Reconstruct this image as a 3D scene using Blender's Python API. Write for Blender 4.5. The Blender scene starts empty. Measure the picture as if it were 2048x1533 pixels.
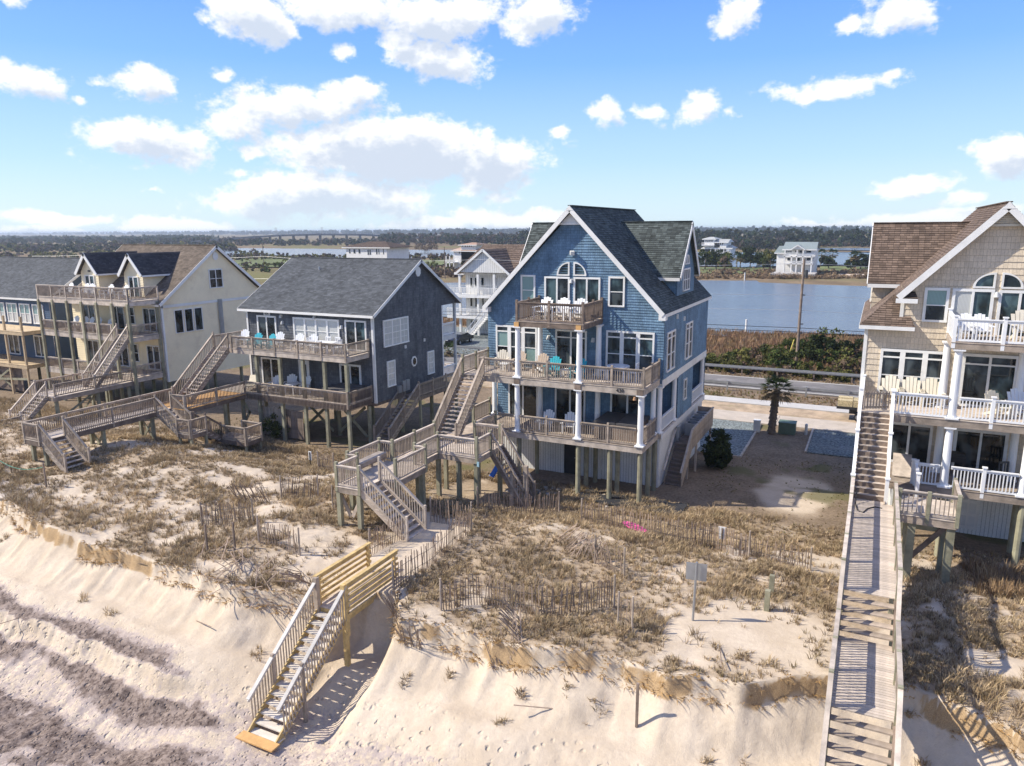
import bpy, bmesh, math, random
import numpy as np
from mathutils import Vector, Matrix
random.seed(7); rng = np.random.default_rng(7)
R = math.radians
sc = bpy.context.scene
C = sc.collection

# ---------------------------------------------------------------- camera
CAM = np.array([10.06, -35.23, 14.091]); FPX = 1471.2
_yaw, _pit, _rol = R(-26.352), R(-11.787), R(-.395)
_fw = np.array([math.sin(_yaw)*math.cos(_pit), math.cos(_yaw)*math.cos(_pit), math.sin(_pit)])
_r = np.array([math.cos(_yaw), -math.sin(_yaw), 0.0]); _u = np.cross(_r, _fw)
_r2 = math.cos(_rol)*_r + math.sin(_rol)*_u; _u2 = -math.sin(_rol)*_r + math.cos(_rol)*_u
cam = bpy.data.cameras.new('camera'); cam.sensor_fit = 'HORIZONTAL'; cam.sensor_width = 36
cam.lens = FPX/2048*36; cam.clip_start = .5; cam.clip_end = 20000
co = bpy.data.objects.new('camera', cam); C.objects.link(co); sc.camera = co
co.matrix_world = Matrix(((_r2[0], _u2[0], -_fw[0], CAM[0]), (_r2[1], _u2[1], -_fw[1], CAM[1]), (_r2[2], _u2[2], -_fw[2], CAM[2]), (0, 0, 0, 1)))
def ray(u, v): return _fw + (u-1024)/FPX*_r2 - (v-766.5)/FPX*_u2
def atz(u, v, z): d = ray(u, v); return CAM + d*(z-CAM[2])/d[2]
def aty(u, v, y): d = ray(u, v); return CAM + d*(y-CAM[1])/d[1]
def atx(u, v, x): d = ray(u, v); return CAM + d*(x-CAM[0])/d[0]

# ---------------------------------------------------------------- light
SUN = Vector((-.679, -.301, .669)).normalized()
SEL = math.asin(SUN.z); SAZ = math.atan2(SUN.x, SUN.y) % (2*math.pi)
sl = bpy.data.lights.new('sun', 'SUN'); sl.energy = 4.9; sl.angle = R(.55); sl.color = (1, .925, .80)
so = bpy.data.objects.new('sun', sl); C.objects.link(so); so.location = (-40, -20, 60)
so.rotation_euler = (-SUN).to_track_quat('-Z', 'Y').to_euler()
vs = sc.view_settings; vs.view_transform = 'Standard'; vs.look = 'None'; vs.gamma = 1; vs.use_curve_mapping = False; vs.exposure = .45
sc.render.engine = 'CYCLES'; sc.cycles.use_denoising = True; sc.cycles.max_bounces = 6
sc.cycles.diffuse_bounces = 4; sc.cycles.glossy_bounces = 3; sc.cycles.transmission_bounces = 3; sc.cycles.volume_bounces = 0
sc.cycles.caustics_reflective = False; sc.cycles.caustics_refractive = False; sc.cycles.transparent_max_bounces = 6

class NT:                                     # small node helper
    def __init__(s, nt): s.t = nt; nt.nodes.clear()
    def n(s, typ, inp=None, **kw):
        n = s.t.nodes.new('ShaderNode'+typ)
        for k, v in kw.items(): setattr(n, k, v)
        for k, v in (inp or {}).items():
            if hasattr(v, 'is_output') or isinstance(v, bpy.types.NodeSocket): s.t.links.new(v, n.inputs[k])
            else: n.inputs[k].default_value = v
        return n
    def math(s, op, a, b=0.0, c=0.0): return s.n('Math', {0: a, 1: b, 2: c}, operation=op).outputs[0]
    def vm(s, op, a, b=(0, 0, 0)): return s.n('VectorMath', {0: a, 1: b}, operation=op).outputs[0]
    def mix(s, f, a, b, bt='MIX'):
        n = s.n('Mix', data_type='RGBA', blend_type=bt)
        for i, v in ((0, f), (6, a), (7, b)):
            if isinstance(v, bpy.types.NodeSocket): s.t.links.new(v, n.inputs[i])
            else: n.inputs[i].default_value = v if i == 0 else (tuple(v)+(1,))[:4]
        return n.outputs[2]
    def ramp(s, f, stops):
        n = s.n('ValToRGB', {0: f}); e = n.color_ramp.elements
        while len(e) < len(stops): e.new(.5)
        for i, (p, c) in enumerate(stops): e[i].position = p; e[i].color = (tuple(c)+(1,))[:4] if not isinstance(c, (int, float)) else (c, c, c, 1)
        return n.outputs[0]
    def noise(s, vec, scale, detail=4, rough=.55, dist=0): return s.n('TexNoise', {'Vector': vec, 'Scale': scale, 'Detail': detail, 'Roughness': rough, 'Distortion': dist}).outputs[0]
    def rng(s, v, a, b, c=0.0, d=1.0): return s.n('MapRange', {0: v, 1: a, 2: b, 3: c, 4: d}, interpolation_type='SMOOTHSTEP').outputs[0]

# ---------------------------------------------------------------- world: sky with clouds
w = bpy.data.worlds.new('World'); sc.world = w; w.use_nodes = True
def cloud_dir(u, v): d = ray(u, v); return math.atan2(d[0], d[1]), math.atan2(d[2], math.hypot(d[0], d[1]))
CL = [  # cumulus in view: centre (azimuth, elevation from the photograph), half sizes in degrees, weight
 (75, 160, 75, 42, 1), (265, 165, 60, 42, 1), (435, 150, 36, 24, .9), (152, 198, 24, 14, .8), (280, 290, 130, 58, 1.2), (40, 5, 60, 18, .9),
 (500, 30, 85, 58, 1.2), (690, 10, 190, 50, 1.25), (880, 30, 160, 50, 1.2), (1080, 35, 100, 52, 1.2), (800, 75, 60, 40, 1.0), (885, 112, 130, 46, 1.15), (665, 100, 30, 22, .75), (545, 55, 30, 20, .7),
 (600, 215, 195, 62, 1.15), (480, 250, 100, 40, 1.0), (700, 190, 80, 40, 1.1), (510, 310, 48, 26, .8), (800, 305, 285, 76, 1.5), (985, 325, 95, 68, 1.2), (640, 398, 260, 52, 1.35), (480, 350, 40, 16, .7),
 (1010, 430, 140, 26, 1.2), (860, 452, 120, 18, 1.2), (340, 456, 130, 26, 1.3), (110, 436, 140, 18, 1.1), (70, 466, 140, 16, 1.2),
 (1460, 45, 66, 52, 1), (1210, 240, 46, 34, 1), (1293, 238, 34, 22, .7), (1400, 226, 62, 34, 1), (1470, 240, 26, 12, .6), (1680, 182, 130, 30, 1), (1790, 162, 36, 18, .8), (1790, 35, 105, 46, 1), (1680, 55, 26, 18, .7),
 (2010, 320, 95, 52, 1.2), (1820, 370, 85, 26, 1.1), (1915, 403, 40, 20, .9), (1860, 440, 260, 24, 1.1), (1640, 452, 110, 16, 1.0), (1110, 265, 30, 14, .6), (295, 385, 24, 9, .6), (1010, 384, 22, 9, .6)]
g = bpy.data.node_groups.new('cloud_density', 'ShaderNodeTree')
g.interface.new_socket('Vector', in_out='INPUT', socket_type='NodeSocketVector'); g.interface.new_socket('Density', in_out='OUTPUT', socket_type='NodeSocketFloat')
G_ = NT(g); gi = g.nodes.new('NodeGroupInput'); go = g.nodes.new('NodeGroupOutput')
sep = G_.n('SeparateXYZ', {0: gi.outputs[0]})
az = G_.math('ARCTAN2', sep.outputs[0], sep.outputs[1])
el = G_.math('ARCSINE', sep.outputs[2])
# warp the blobs' outline
nz = G_.n('TexNoise', {'Vector': gi.outputs[0], 'Scale': 9, 'Detail': 5, 'Roughness': .55})
wv = G_.vm('SUBTRACT', nz.outputs[1], (.5, .5, .5))
wv = G_.vm('MULTIPLY', wv, (.10, .06, 0))
ae = G_.vm('ADD', G_.n('CombineXYZ', {0: az, 1: el, 2: 0.0}).outputs[0], wv)
acc = None
for (u, v, rx, ry, wt) in CL:
    a0, e0 = cloud_dir(u, v); a1, _ = cloud_dir(u+rx, v); _, e1 = cloud_dir(u, v-ry)
    q = G_.vm('MULTIPLY', G_.vm('SUBTRACT', ae, (a0, e0, 0)), (1/max(.004, abs(a1-a0)), 1/max(.003, abs(e1-e0)), 0))
    ln = G_.n('VectorMath', {0: q}, operation='LENGTH').outputs[1]
    d = G_.math('MULTIPLY_ADD', ln, -.9*wt, wt)
    acc = d if acc is None else G_.math('MAXIMUM', acc, d)
# same kind of clouds out of view, cover raised for white fill light
azo = G_.math('ABSOLUTE', G_.math('SUBTRACT', az, _yaw))
outm = G_.rng(G_.math('MAXIMUM', G_.math('DIVIDE', azo, .72), G_.math('DIVIDE', el, .36)), 1.0, 1.25)
ng = G_.noise(G_.vm('MULTIPLY', gi.outputs[0], (1, 1, 1.7)), 3.2, 5, .55)
gen = G_.math('MULTIPLY', G_.rng(ng, .45, .62, -.4, .9), 1.0)
gen = G_.math('SUBTRACT', gen, G_.math('MULTIPLY', G_.math('SUBTRACT', 1.0, outm), 2.0))
acc = G_.math('MAXIMUM', acc, gen)
fb = G_.n('TexNoise', {'Vector': G_.vm('MULTIPLY', gi.outputs[0], (1, 1, 1.5)), 'Scale': 26, 'Detail': 9, 'Roughness': .62}).outputs[0]
fb2 = G_.n('TexNoise', {'Vector': G_.vm('MULTIPLY', gi.outputs[0], (1, 1, 1.4)), 'Scale': 62, 'Detail': 7, 'Roughness': .6}).outputs[0]
den = G_.math('ADD', acc, G_.math('MULTIPLY_ADD', fb, 1.55, -.84))
den = G_.math('ADD', den, G_.math('MULTIPLY_ADD', fb2, .85, -.42))
g.links.new(den, go.inputs[0])
W = NT(w.node_tree)
geo = W.n('TexCoord'); dirv = W.vm('NORMALIZE', geo.outputs['Generated'])
sky = W.n('TexSky', sky_type='NISHITA', sun_disc=False, sun_elevation=SEL, sun_rotation=SAZ, altitude=10, air_density=1.0, dust_density=.3, ozone_density=1.0)
zz0 = W.n('SeparateXYZ', {0: dirv}).outputs[2]
grad = W.ramp(W.rng(zz0, -.02, .75), [(0, (.52, .68, .80)), (.05, (.38, .59, .84)), (.2, (.175, .40, .85)), (.45, (.075, .235, .76)), (1, (.04, .14, .58))])
gsc = W.n('VectorMath', {0: grad, 'Scale': 8.6}, operation='SCALE').outputs[0]
skc = W.mix(.8, sky.outputs[0], gsc)
def dens(off):
    n = W.n('Group'); n.node_tree = g; W.t.links.new(W.vm('ADD', dirv, off) if any(off) else dirv, n.inputs[0]); return n.outputs[0]
d0 = dens((0, 0, 0)); d1 = dens((-.010, -.004, .019))
alpha = W.rng(d0, -.02, .5)
thick = W.rng(d1, .08, .85)
ccol = W.mix(thick, (7.35, 7.35, 7.35), (4.4, 4.9, 5.75))
zz = W.n('SeparateXYZ', {0: dirv}).outputs[2]
low = W.rng(zz, -.01, .08, .72, 1.0)
alpha = W.math('MULTIPLY', W.math('MULTIPLY', alpha, low), .97)
cfin = W.mix(alpha, skc, ccol)
bg = W.n('Background', {'Color': cfin, 'Strength': .116})
W.t.links.new(bg.outputs[0], W.n('OutputWorld').inputs[0])

# ---------------------------------------------------------------- mesh builder and object helpers
class MB:
    def __init__(s): s.v = []; s.f = []; s.uv = []
    def add(s, vs, fs, uvs=None):
        o = len(s.v); s.v += [tuple(map(float, p)) for p in vs]
        for i, f in enumerate(fs):
            s.f.append([o+k for k in f]); s.uv.append(uvs[i] if uvs else [(vs[k][0], vs[k][2]) for k in f])
        return s
    def box(s, x0, x1, y0, y1, z0, z1):
        return s.add([(x0,y0,z0),(x1,y0,z0),(x1,y1,z0),(x0,y1,z0),(x0,y0,z1),(x1,y0,z1),(x1,y1,z1),(x0,y1,z1)],
            [(0,3,2,1),(4,5,6,7),(0,1,5,4),(1,2,6,5),(2,3,7,6),(3,0,4,7)])
    def beam(s, a, b, w, h, up=(0,0,1), drop=0.0):
        a = Vector(a); b = Vector(b); d = (b-a).normalized(); up = Vector(up)
        if abs(d.dot(up)) > .98: up = Vector((0,1,0))
        sd = d.cross(up).normalized(); u = sd.cross(d).normalized()
        P = []
        for p in (a, b):
            for (i, j) in ((-1,-1),(1,-1),(1,1),(-1,1)): P.append(p+sd*(i*w/2)+u*(j*h/2-drop))
        return s.add(P, [(3,2,1,0),(4,5,6,7),(0,1,5,4),(1,2,6,5),(2,3,7,6),(3,0,4,7)])
    def cyl(s, a, b, r0, r1=None, n=10, cap=True):
        r1 = r0 if r1 is None else r1; a = Vector(a); b = Vector(b); d = (b-a).normalized()
        x = d.cross(Vector((0,0,1)) if abs(d.z) < .95 else Vector((1,0,0))).normalized(); y = d.cross(x)
        P = [p+(x*math.cos(2*math.pi*k/n)+y*math.sin(2*math.pi*k/n))*r for p, r in ((a,r0),(b,r1)) for k in range(n)]
        F = [(k,(k+1)%n,n+(k+1)%n,n+k) for k in range(n)]
        if cap: F += [tuple(range(n))[::-1], tuple(range(n,2*n))]
        return s.add(P, F)
    def poly(s, pts, uvs=None): return s.add(pts, [tuple(range(len(pts)))], [uvs] if uvs else None)
    def prism(s, pts, d):
        n = len(pts); d = Vector(d); P = [Vector(p) for p in pts]; P += [p+d for p in P]
        return s.add(P, [tuple(range(n))[::-1], tuple(range(n,2*n))]+[(k,(k+1)%n,n+(k+1)%n,n+k) for k in range(n)])
    def lap(s, e0, e1, t0, t1, step, th, flip=1):     # lapped courses between a low edge e0-e1 and a high edge t0-t1
        e0,e1,t0,t1 = map(Vector,(e0,e1,t0,t1)); L = ((t0-e0).length+(t1-e1).length)/2; n = max(1,round(L/step))
        nr = (e1-e0).cross(t0-e0); nr = nr.normalized()*flip if nr.length>1e-6 else (e1-e0).cross(t1-e1).normalized()*flip
        if nr.z < 0: nr = -nr
        for k in range(n):
            a, b = k/n, (k+1)/n
            p0, p1 = e0.lerp(t0,a), e1.lerp(t1,a); q0, q1 = e0.lerp(t0,b), e1.lerp(t1,b)
            w0 = (p1-p0).length
            if w0 < .02: continue
            ua = (p0-e0).dot((e1-e0).normalized()); ub = (q0-e0).dot((e1-e0).normalized())
            v0, v1 = L*a, L*b
            s.add([p0+nr*th,p1+nr*th,q1,q0],[(0,1,2,3)],[[(ua,v0),(ua+w0,v0),(ub+(q1-q0).length,v1),(ub,v1)]])
            s.add([p0,p1,p1+nr*th,p0+nr*th],[(0,1,2,3)],[[(ua,v0),(ua+w0,v0),(ua+w0,v0),(ua,v0)]])
        return s
    def siding(s, ax, pos, sg, poly, ch, t):          # lapped wall courses clipped to a convex outline (a,z)
        zs = [p[1] for p in poly]; z0, z1 = min(zs), max(zs); n = math.ceil((z1-z0)/ch-1e-6)
        def clip(P, z, above):
            out = []
            for i in range(len(P)):
                a, b = P[i-1], P[i]; ia = (a[1]>=z) if above else (a[1]<=z); ib = (b[1]>=z) if above else (b[1]<=z)
                if ia != ib: k = (z-a[1])/(b[1]-a[1]); out.append((a[0]+k*(b[0]-a[0]), z))
                if ib: out.append(b)
            return out
        pt = (lambda a,o,z: (a,pos+sg*o,z)) if ax=='y' else (lambda a,o,z: (pos+sg*o,a,z))
        for k in range(n):
            lo = z0+k*ch; P = clip(clip(poly,lo,True),min(lo+ch,z1),False)
            if len(P) < 3: continue
            s.add([pt(a,.002+t*(1-(z-lo)/ch),z) for a,z in P],[tuple(range(len(P)))],[[(a,z-z0) for a,z in P]])
            bo = [a for a,z in P if abs(z-lo)<1e-6]
            if len(bo)>1:
                a0,a1 = min(bo),max(bo); s.add([pt(a0,0,lo),pt(a1,0,lo),pt(a1,.002+t,lo),pt(a0,.002+t,lo)],[(0,1,2,3)],[[(a0,k*ch)]*4])
        return s
    def mesh(s, name, mat, org=(0,0,0), smooth=False):
        me = bpy.data.meshes.new(name); o = org
        me.from_pydata([(x-o[0],y-o[1],z-o[2]) for x,y,z in s.v], [], s.f)
        ul = me.uv_layers.new(name='UVMap'); flat = [c for f in s.uv for p in f for c in p]
        ul.data.foreach_set('uv', flat)
        if mat: me.materials.append(mat)
        if smooth: me.polygons.foreach_set('use_smooth', [True]*len(me.polygons))
        return me
    def build(s, name, mat, parent=None, smooth=False, kind=None, label=None):
        o = bpy.data.objects.new(name, s.mesh(name, mat, worg(parent), smooth)); C.objects.link(o); o.parent = parent
        if kind: o['kind'] = kind
        if label: o['label'] = label
        return o
WORG = {}
def worg(p): return WORG.get(p.name, (0,0,0)) if p else (0,0,0)
def thing(name, loc, label, cat, group=None):
    o = bpy.data.objects.new(name, None); C.objects.link(o); o.location = loc; o.empty_display_size = .2
    WORG[o.name] = tuple(loc); tag(o, label, cat, group); return o
def tag(o, label, cat, group=None):
    o['label'] = label; o['category'] = cat
    if group: o['group'] = group
    return o
def sub(o, parent): WORG[o.name] = worg(parent); return o     # a part whose sub-parts share its frame
def put(name, mesh, parent, loc, rot=None, kind=None):        # shared mesh at a world place
    o = bpy.data.objects.new(name, mesh); C.objects.link(o); g0 = worg(parent)
    o.location = (loc[0]-g0[0], loc[1]-g0[1], loc[2]-g0[2]); o.parent = parent
    if rot: o.rotation_euler = rot
    if kind: o['kind'] = kind
    return o
def struct(o): o['kind'] = 'structure'; return o
def stuff(o, label, cat): o['kind'] = 'stuff'; o['label'] = label; o['category'] = cat; return o
_mc = {}
def boxmesh(sx, sy, sz, mat, name):                            # origin at the middle of the bottom
    k = (round(sx,3),round(sy,3),round(sz,3),mat.name,name)
    if k not in _mc: _mc[k] = MB().box(-sx/2,sx/2,-sy/2,sy/2,0,sz).mesh(name, mat)
    return _mc[k]

# ---------------------------------------------------------------- materials
def mat(name, col, rough=.7, var=.18, scale=3.0, bump=0.0, bscale=None, metal=0.0, stretch=(1,1,1), spec=.4, objvar=.12, dirt=None):
    m = bpy.data.materials.new(name); m.use_nodes = True; N = NT(m.node_tree)
    tc = N.n('TexCoord').outputs['Object']; v = N.vm('MULTIPLY', tc, stretch)
    nz = N.noise(v, scale, 6, .62)
    a = tuple(c*(1-var) for c in col); b = tuple(min(1,c*(1+var)) for c in col)
    c = N.mix(N.rng(nz,.25,.75), a, b)
    if objvar:
        oi = N.n('ObjectInfo').outputs['Random']; c = N.mix(1.0, c, N.ramp(oi,[(0,(1-objvar,)*3),(1,(1+objvar,)*3)]), 'MULTIPLY')
    if dirt:
        c = N.mix(N.rng(N.noise(tc, .7, 5, .6),.5,.72,0,dirt[3]), c, dirt[:3])
    p = N.n('BsdfPrincipled', {'Base Color': c, 'Roughness': rough, 'Metallic': metal, 'Specular IOR Level': spec})
    if bump:
        bn = N.n('Bump', {'Strength': bump, 'Distance': .02, 'Height': N.noise(v, bscale or scale*5, 5, .6)}); N.t.links.new(bn.outputs[0], p.inputs['Normal'])
    N.t.links.new(p.outputs[0], N.n('OutputMaterial').inputs[0]); return m
def shingle(name, col, bw, rh, var=.22, mortar=.006, rough=.8, gap=.45, blotch=.2, col2=None):
    m = bpy.data.materials.new(name); m.use_nodes = True; N = NT(m.node_tree)
    uv = N.n('TexCoord').outputs['UV']
    bt = N.n('TexBrick', {'Vector': uv, 'Color1': (*[c*(1-var) for c in col],1), 'Color2': (*[min(1,c*(1+var)) for c in (col2 or col)],1), 'Mortar': (*[c*gap for c in col],1), 'Scale': 1.0, 'Mortar Size': mortar, 'Mortar Smooth': .1, 'Bias': 0.0, 'Brick Width': bw, 'Row Height': rh}, offset=.37, offset_frequency=1, squash=.8, squash_frequency=3)
    tc = N.n('TexCoord').outputs['Object']
    bl = N.math('MULTIPLY',N.rng(N.noise(tc,.9,4,.6),.3,.7,1-blotch,1+blotch),N.rng(N.noise(N.vm('MULTIPLY',tc,(2.2,2.2,.16)),1.6,4,.6),.3,.7,1-blotch*.6,1+blotch*.6)); gr = N.rng(N.noise(tc,14,3,.6),.2,.8,.88,1.12)
    c = N.mix(1.0, bt.outputs[0], N.n('CombineColor',{0:bl,1:bl,2:bl}).outputs[0],'MULTIPLY'); c = N.mix(1.0, c, N.n('CombineColor',{0:gr,1:gr,2:gr}).outputs[0],'MULTIPLY')
    p = N.n('BsdfPrincipled', {'Base Color': c, 'Roughness': rough, 'Specular IOR Level': .3})
    bn = N.n('Bump', {'Strength': .5, 'Distance': .01, 'Height': N.math('ADD', N.math('MULTIPLY',bt.outputs[1],-1.0), N.math('MULTIPLY',N.noise(tc,30,3,.6),.5))}); N.t.links.new(bn.outputs[0], p.inputs['Normal'])
    N.t.links.new(p.outputs[0], N.n('OutputMaterial').inputs[0]); return m
def glass(name, col=(.026,.032,.034), rough=.04, curtain=None):
    m = bpy.data.materials.new(name); m.use_nodes = True; N = NT(m.node_tree)
    tc = N.n('TexCoord').outputs['Object']; oi = N.n('ObjectInfo').outputs['Random']
    nz = N.noise(N.vm('ADD', N.vm('MULTIPLY',tc,(1.2,1.2,.8)), N.n('CombineXYZ',{0:N.math('MULTIPLY',oi,9.0),1:0.0,2:0.0}).outputs[0]), 1.3, 2, .5)
    c = N.mix(N.rng(nz,.42,.66), tuple(x*.4 for x in col), tuple(x*2.6 for x in col))
    if curtain: c = N.mix(N.rng(N.n('TexWave',{'Vector':tc,'Scale':6.0,'Distortion':.6},bands_direction='X').outputs[0],.2,.8), tuple(x*.75 for x in curtain), curtain)
    p = N.n('BsdfPrincipled', {'Base Color': c, 'Roughness': rough if not curtain else .25, 'Specular IOR Level': .55, 'Coat Weight': .6 if curtain else 0.0, 'Coat Roughness': .03})
    bn = N.n('Bump', {'Strength': .06, 'Distance': .05, 'Height': N.noise(tc,.8,2,.5)}); N.t.links.new(bn.outputs[0], p.inputs['Normal'])
    N.t.links.new(p.outputs[0], N.n('OutputMaterial').inputs[0]); return m
WOOD = mat('weathered_wood',(.355,.29,.23),.82,.35,2.2,.4,30,stretch=(1,1,1),objvar=.2)
WOODL = mat('bleached_wood',(.50,.425,.35),.85,.28,2.5,.4,30,objvar=.16)
WOODD = mat('dark_weathered_wood',(.21,.16,.125),.85,.4,2.0,.4,30,objvar=.2)
WOODG = mat('greenish_treated_wood',(.27,.255,.175),.82,.3,2.0,.4,24,objvar=.14)
WOODN = mat('new_yellow_pine',(.56,.40,.17),.65,.28,4,.2,30,objvar=.12)
WOODO = mat('new_orange_boards',(.62,.36,.14),.7,.15,4,.2,30,objvar=.1)
PICK = mat('fence_picket_wood',(.27,.20,.15),.85,.4,4,.3,40,objvar=.35)
WHITE = mat('white_paint',(.77,.76,.73),.5,.06,2,0,objvar=.04,dirt=(.55,.52,.46,.45))
VINYL = mat('white_vinyl',(.82,.82,.81),.35,.03,2,0,objvar=.02)
OFFW = mat('grey_white_paint',(.6,.6,.58),.55,.08,2)
BLUE = shingle('blue_cedar_shingles',(.135,.222,.315),.13,.145,.13,.004,gap=.5)
BLUEW = BLUE
GREY = shingle('slate_grey_shingles',(.112,.118,.130),.22,.18,.16,.006,gap=.4)
BEIG = shingle('beige_shingles',(.63,.53,.40),.16,.27,.07,.005,gap=.62,blotch=.06)
YEL = mat('yellow_lap_siding',(.88,.76,.52),.6,.05,1.0,objvar=0,dirt=(.66,.54,.36,.5))
NAVY = mat('navy_lap_siding',(.055,.09,.15),.6,.1,1.0,objvar=0)
ROOFB = shingle('green_grey_roof_shingles',(.062,.074,.070),.3,.145,.32,.006,.9,gap=.5,blotch=.2,col2=(.085,.10,.095))
ROOFG = shingle('grey_roof_shingles',(.105,.112,.12),.3,.145,.28,.006,.9,gap=.5,blotch=.14)
ROOFY = shingle('tan_brown_roof_shingles',(.17,.135,.105),.3,.145,.28,.006,.9,gap=.5)
ROOFBR = shingle('brown_roof_shingles',(.15,.108,.082),.28,.145,.36,.008,.9,gap=.42,blotch=.14)
ROOFD = shingle('charcoal_roof_shingles',(.07,.066,.068),.3,.145,.3,.006,.9,gap=.5)
GLASS = glass('dark_window_glass'); GLASSB = glass('teal_window_glass',(.03,.05,.055)); CURT = glass('window_with_white_curtain',curtain=(.55,.56,.54)); BLIND = glass('window_with_green_blind',curtain=(.22,.34,.32))
WBOARD = shingle('white_vertical_boards',(.74,.74,.71),.2,6,.03,.012,.6,gap=.5,blotch=.06)
BLACK = mat('black_plastic',(.02,.02,.022),.45,.2); METAL = mat('galvanised_metal',(.42,.43,.44),.45,.1,metal=.6); DMET = mat('dark_metal',(.08,.085,.09),.5,.15,metal=.3)
TEAL = mat('teal_plastic',(.01,.34,.42),.45,.08); TAN = mat('tan_plastic',(.46,.36,.27),.5,.08); CREAM = mat('cream_plastic',(.68,.62,.5),.5,.06); PINK = mat('pink_foam',(.8,.12,.32),.4,.06); BLUEP = mat('blue_plastic',(.01,.12,.5),.4,.1)
SPA = mat('grey_vinyl_cover',(.10,.095,.095),.55,.15,2,.2); CONC = mat('concrete',(.50,.43,.35),.85,.1,1.2,.2,12,dirt=(.3,.24,.18,.5)); CONCG = mat('grey_concrete',(.43,.41,.38),.85,.08,1.2,.2,12)
ASPH = mat('asphalt',(.20,.185,.175),.85,.2,.5,.3,60,dirt=(.30,.285,.27,.7)); LINE = mat('road_paint',(.7,.68,.6),.7,.1,8)
GRAV = mat('grey_gravel',(.15,.17,.165),.95,.9,7,1.0,22,dirt=(.27,.27,.25,.45)); UBOX = mat('green_utility_paint',(.11,.16,.12),.6,.12); BRASS = mat('amber_lamp_glass',(.5,.28,.14),.4,.1)
PAVER = mat('brown_pavers',(.26,.2,.15),.85,.3,5,.3); RUBBLE = mat('rubble_stone',(.36,.33,.29),.9,.35,3,.5); BFAB = mat('black_ground_cloth',(.025,.025,.027),.8,.3,3,.5)
PINEP = mat('pale_pine',(.52,.40,.25),.7,.18,4,.2,30)
SR = mat('silvery_grey_wood',(.50,.47,.43),.75,.15,3,.3,30); TREADW = mat('sanded_treads',(.62,.56,.48),.8,.15,3,.3,30)
# ---------------------------------------------------------------- terrain
def _h2(i, j, s):
    n = (i.astype(np.int64)*374761393 + j.astype(np.int64)*668265263 + s*974711) & 0x7fffffff
    n = ((n ^ (n >> 13))*1274126177) & 0x7fffffff
    return ((n ^ (n >> 16)) & 0xffff)/65535.0
def vnoise(x, y, s=0):
    i = np.floor(x); j = np.floor(y); fx = x-i; fy = y-j; fx = fx*fx*(3-2*fx); fy = fy*fy*(3-2*fy)
    return (_h2(i,j,s)*(1-fx)+_h2(i+1,j,s)*fx)*(1-fy)+(_h2(i,j+1,s)*(1-fx)+_h2(i+1,j+1,s)*fx)*fy
def fbm(x, y, o=4, s=0, g=.5):
    t = 0; a = 1; n = 0
    for k in range(o): t = t+a*vnoise(x*2**k+17*k, y*2**k-9*k, s+k); n += a; a *= g
    return t/n-.5
def sstep(a, b, x): t = np.clip((x-a)/(b-a), 0, 1); return t*t*(3-2*t)
EX = np.array([-160,-60,-40,-27.6,-23.6,-19.7,-17.6,-15.4,-12.5,-11,-9.6,-9.2,-8.9,-8.2,-7.4,-6.95,-6.3,-5.9,-4.7,-4.3,-3.5,-2.4,-.56,1.07,2.31,3.38,4.77,5.57,6.39,7.49,8.74,9.77,11.98,12.82,14.4,20,40,100])
EY = np.array([-15,-15,-15.5,-15.8,-16.7,-17,-16.9,-16.9,-17,-17.2,-17.05,-16.95,-16.85,-16.7,-16.6,-16.5,-16.2,-15.4,-15.1,-15.5,-16.6,-16.4,-16.25,-16.3,-16,-15.8,-15.7,-15.9,-15.6,-15.5,-14.6,-13.9,-13.35,-13.7,-14.3,-14.6,-15,-15])
def edge(x): return np.interp(x, EX, EY)+.30*fbm(x*1.1, x*0+3.3, 3, 5)+.12*fbm(x*4, x*0, 2, 9)
def stepline(x, e): return e-3.15+.6*fbm(x*.45,x*0,3,81)+.2*fbm(x*2.4,x*0,2,83)
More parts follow.
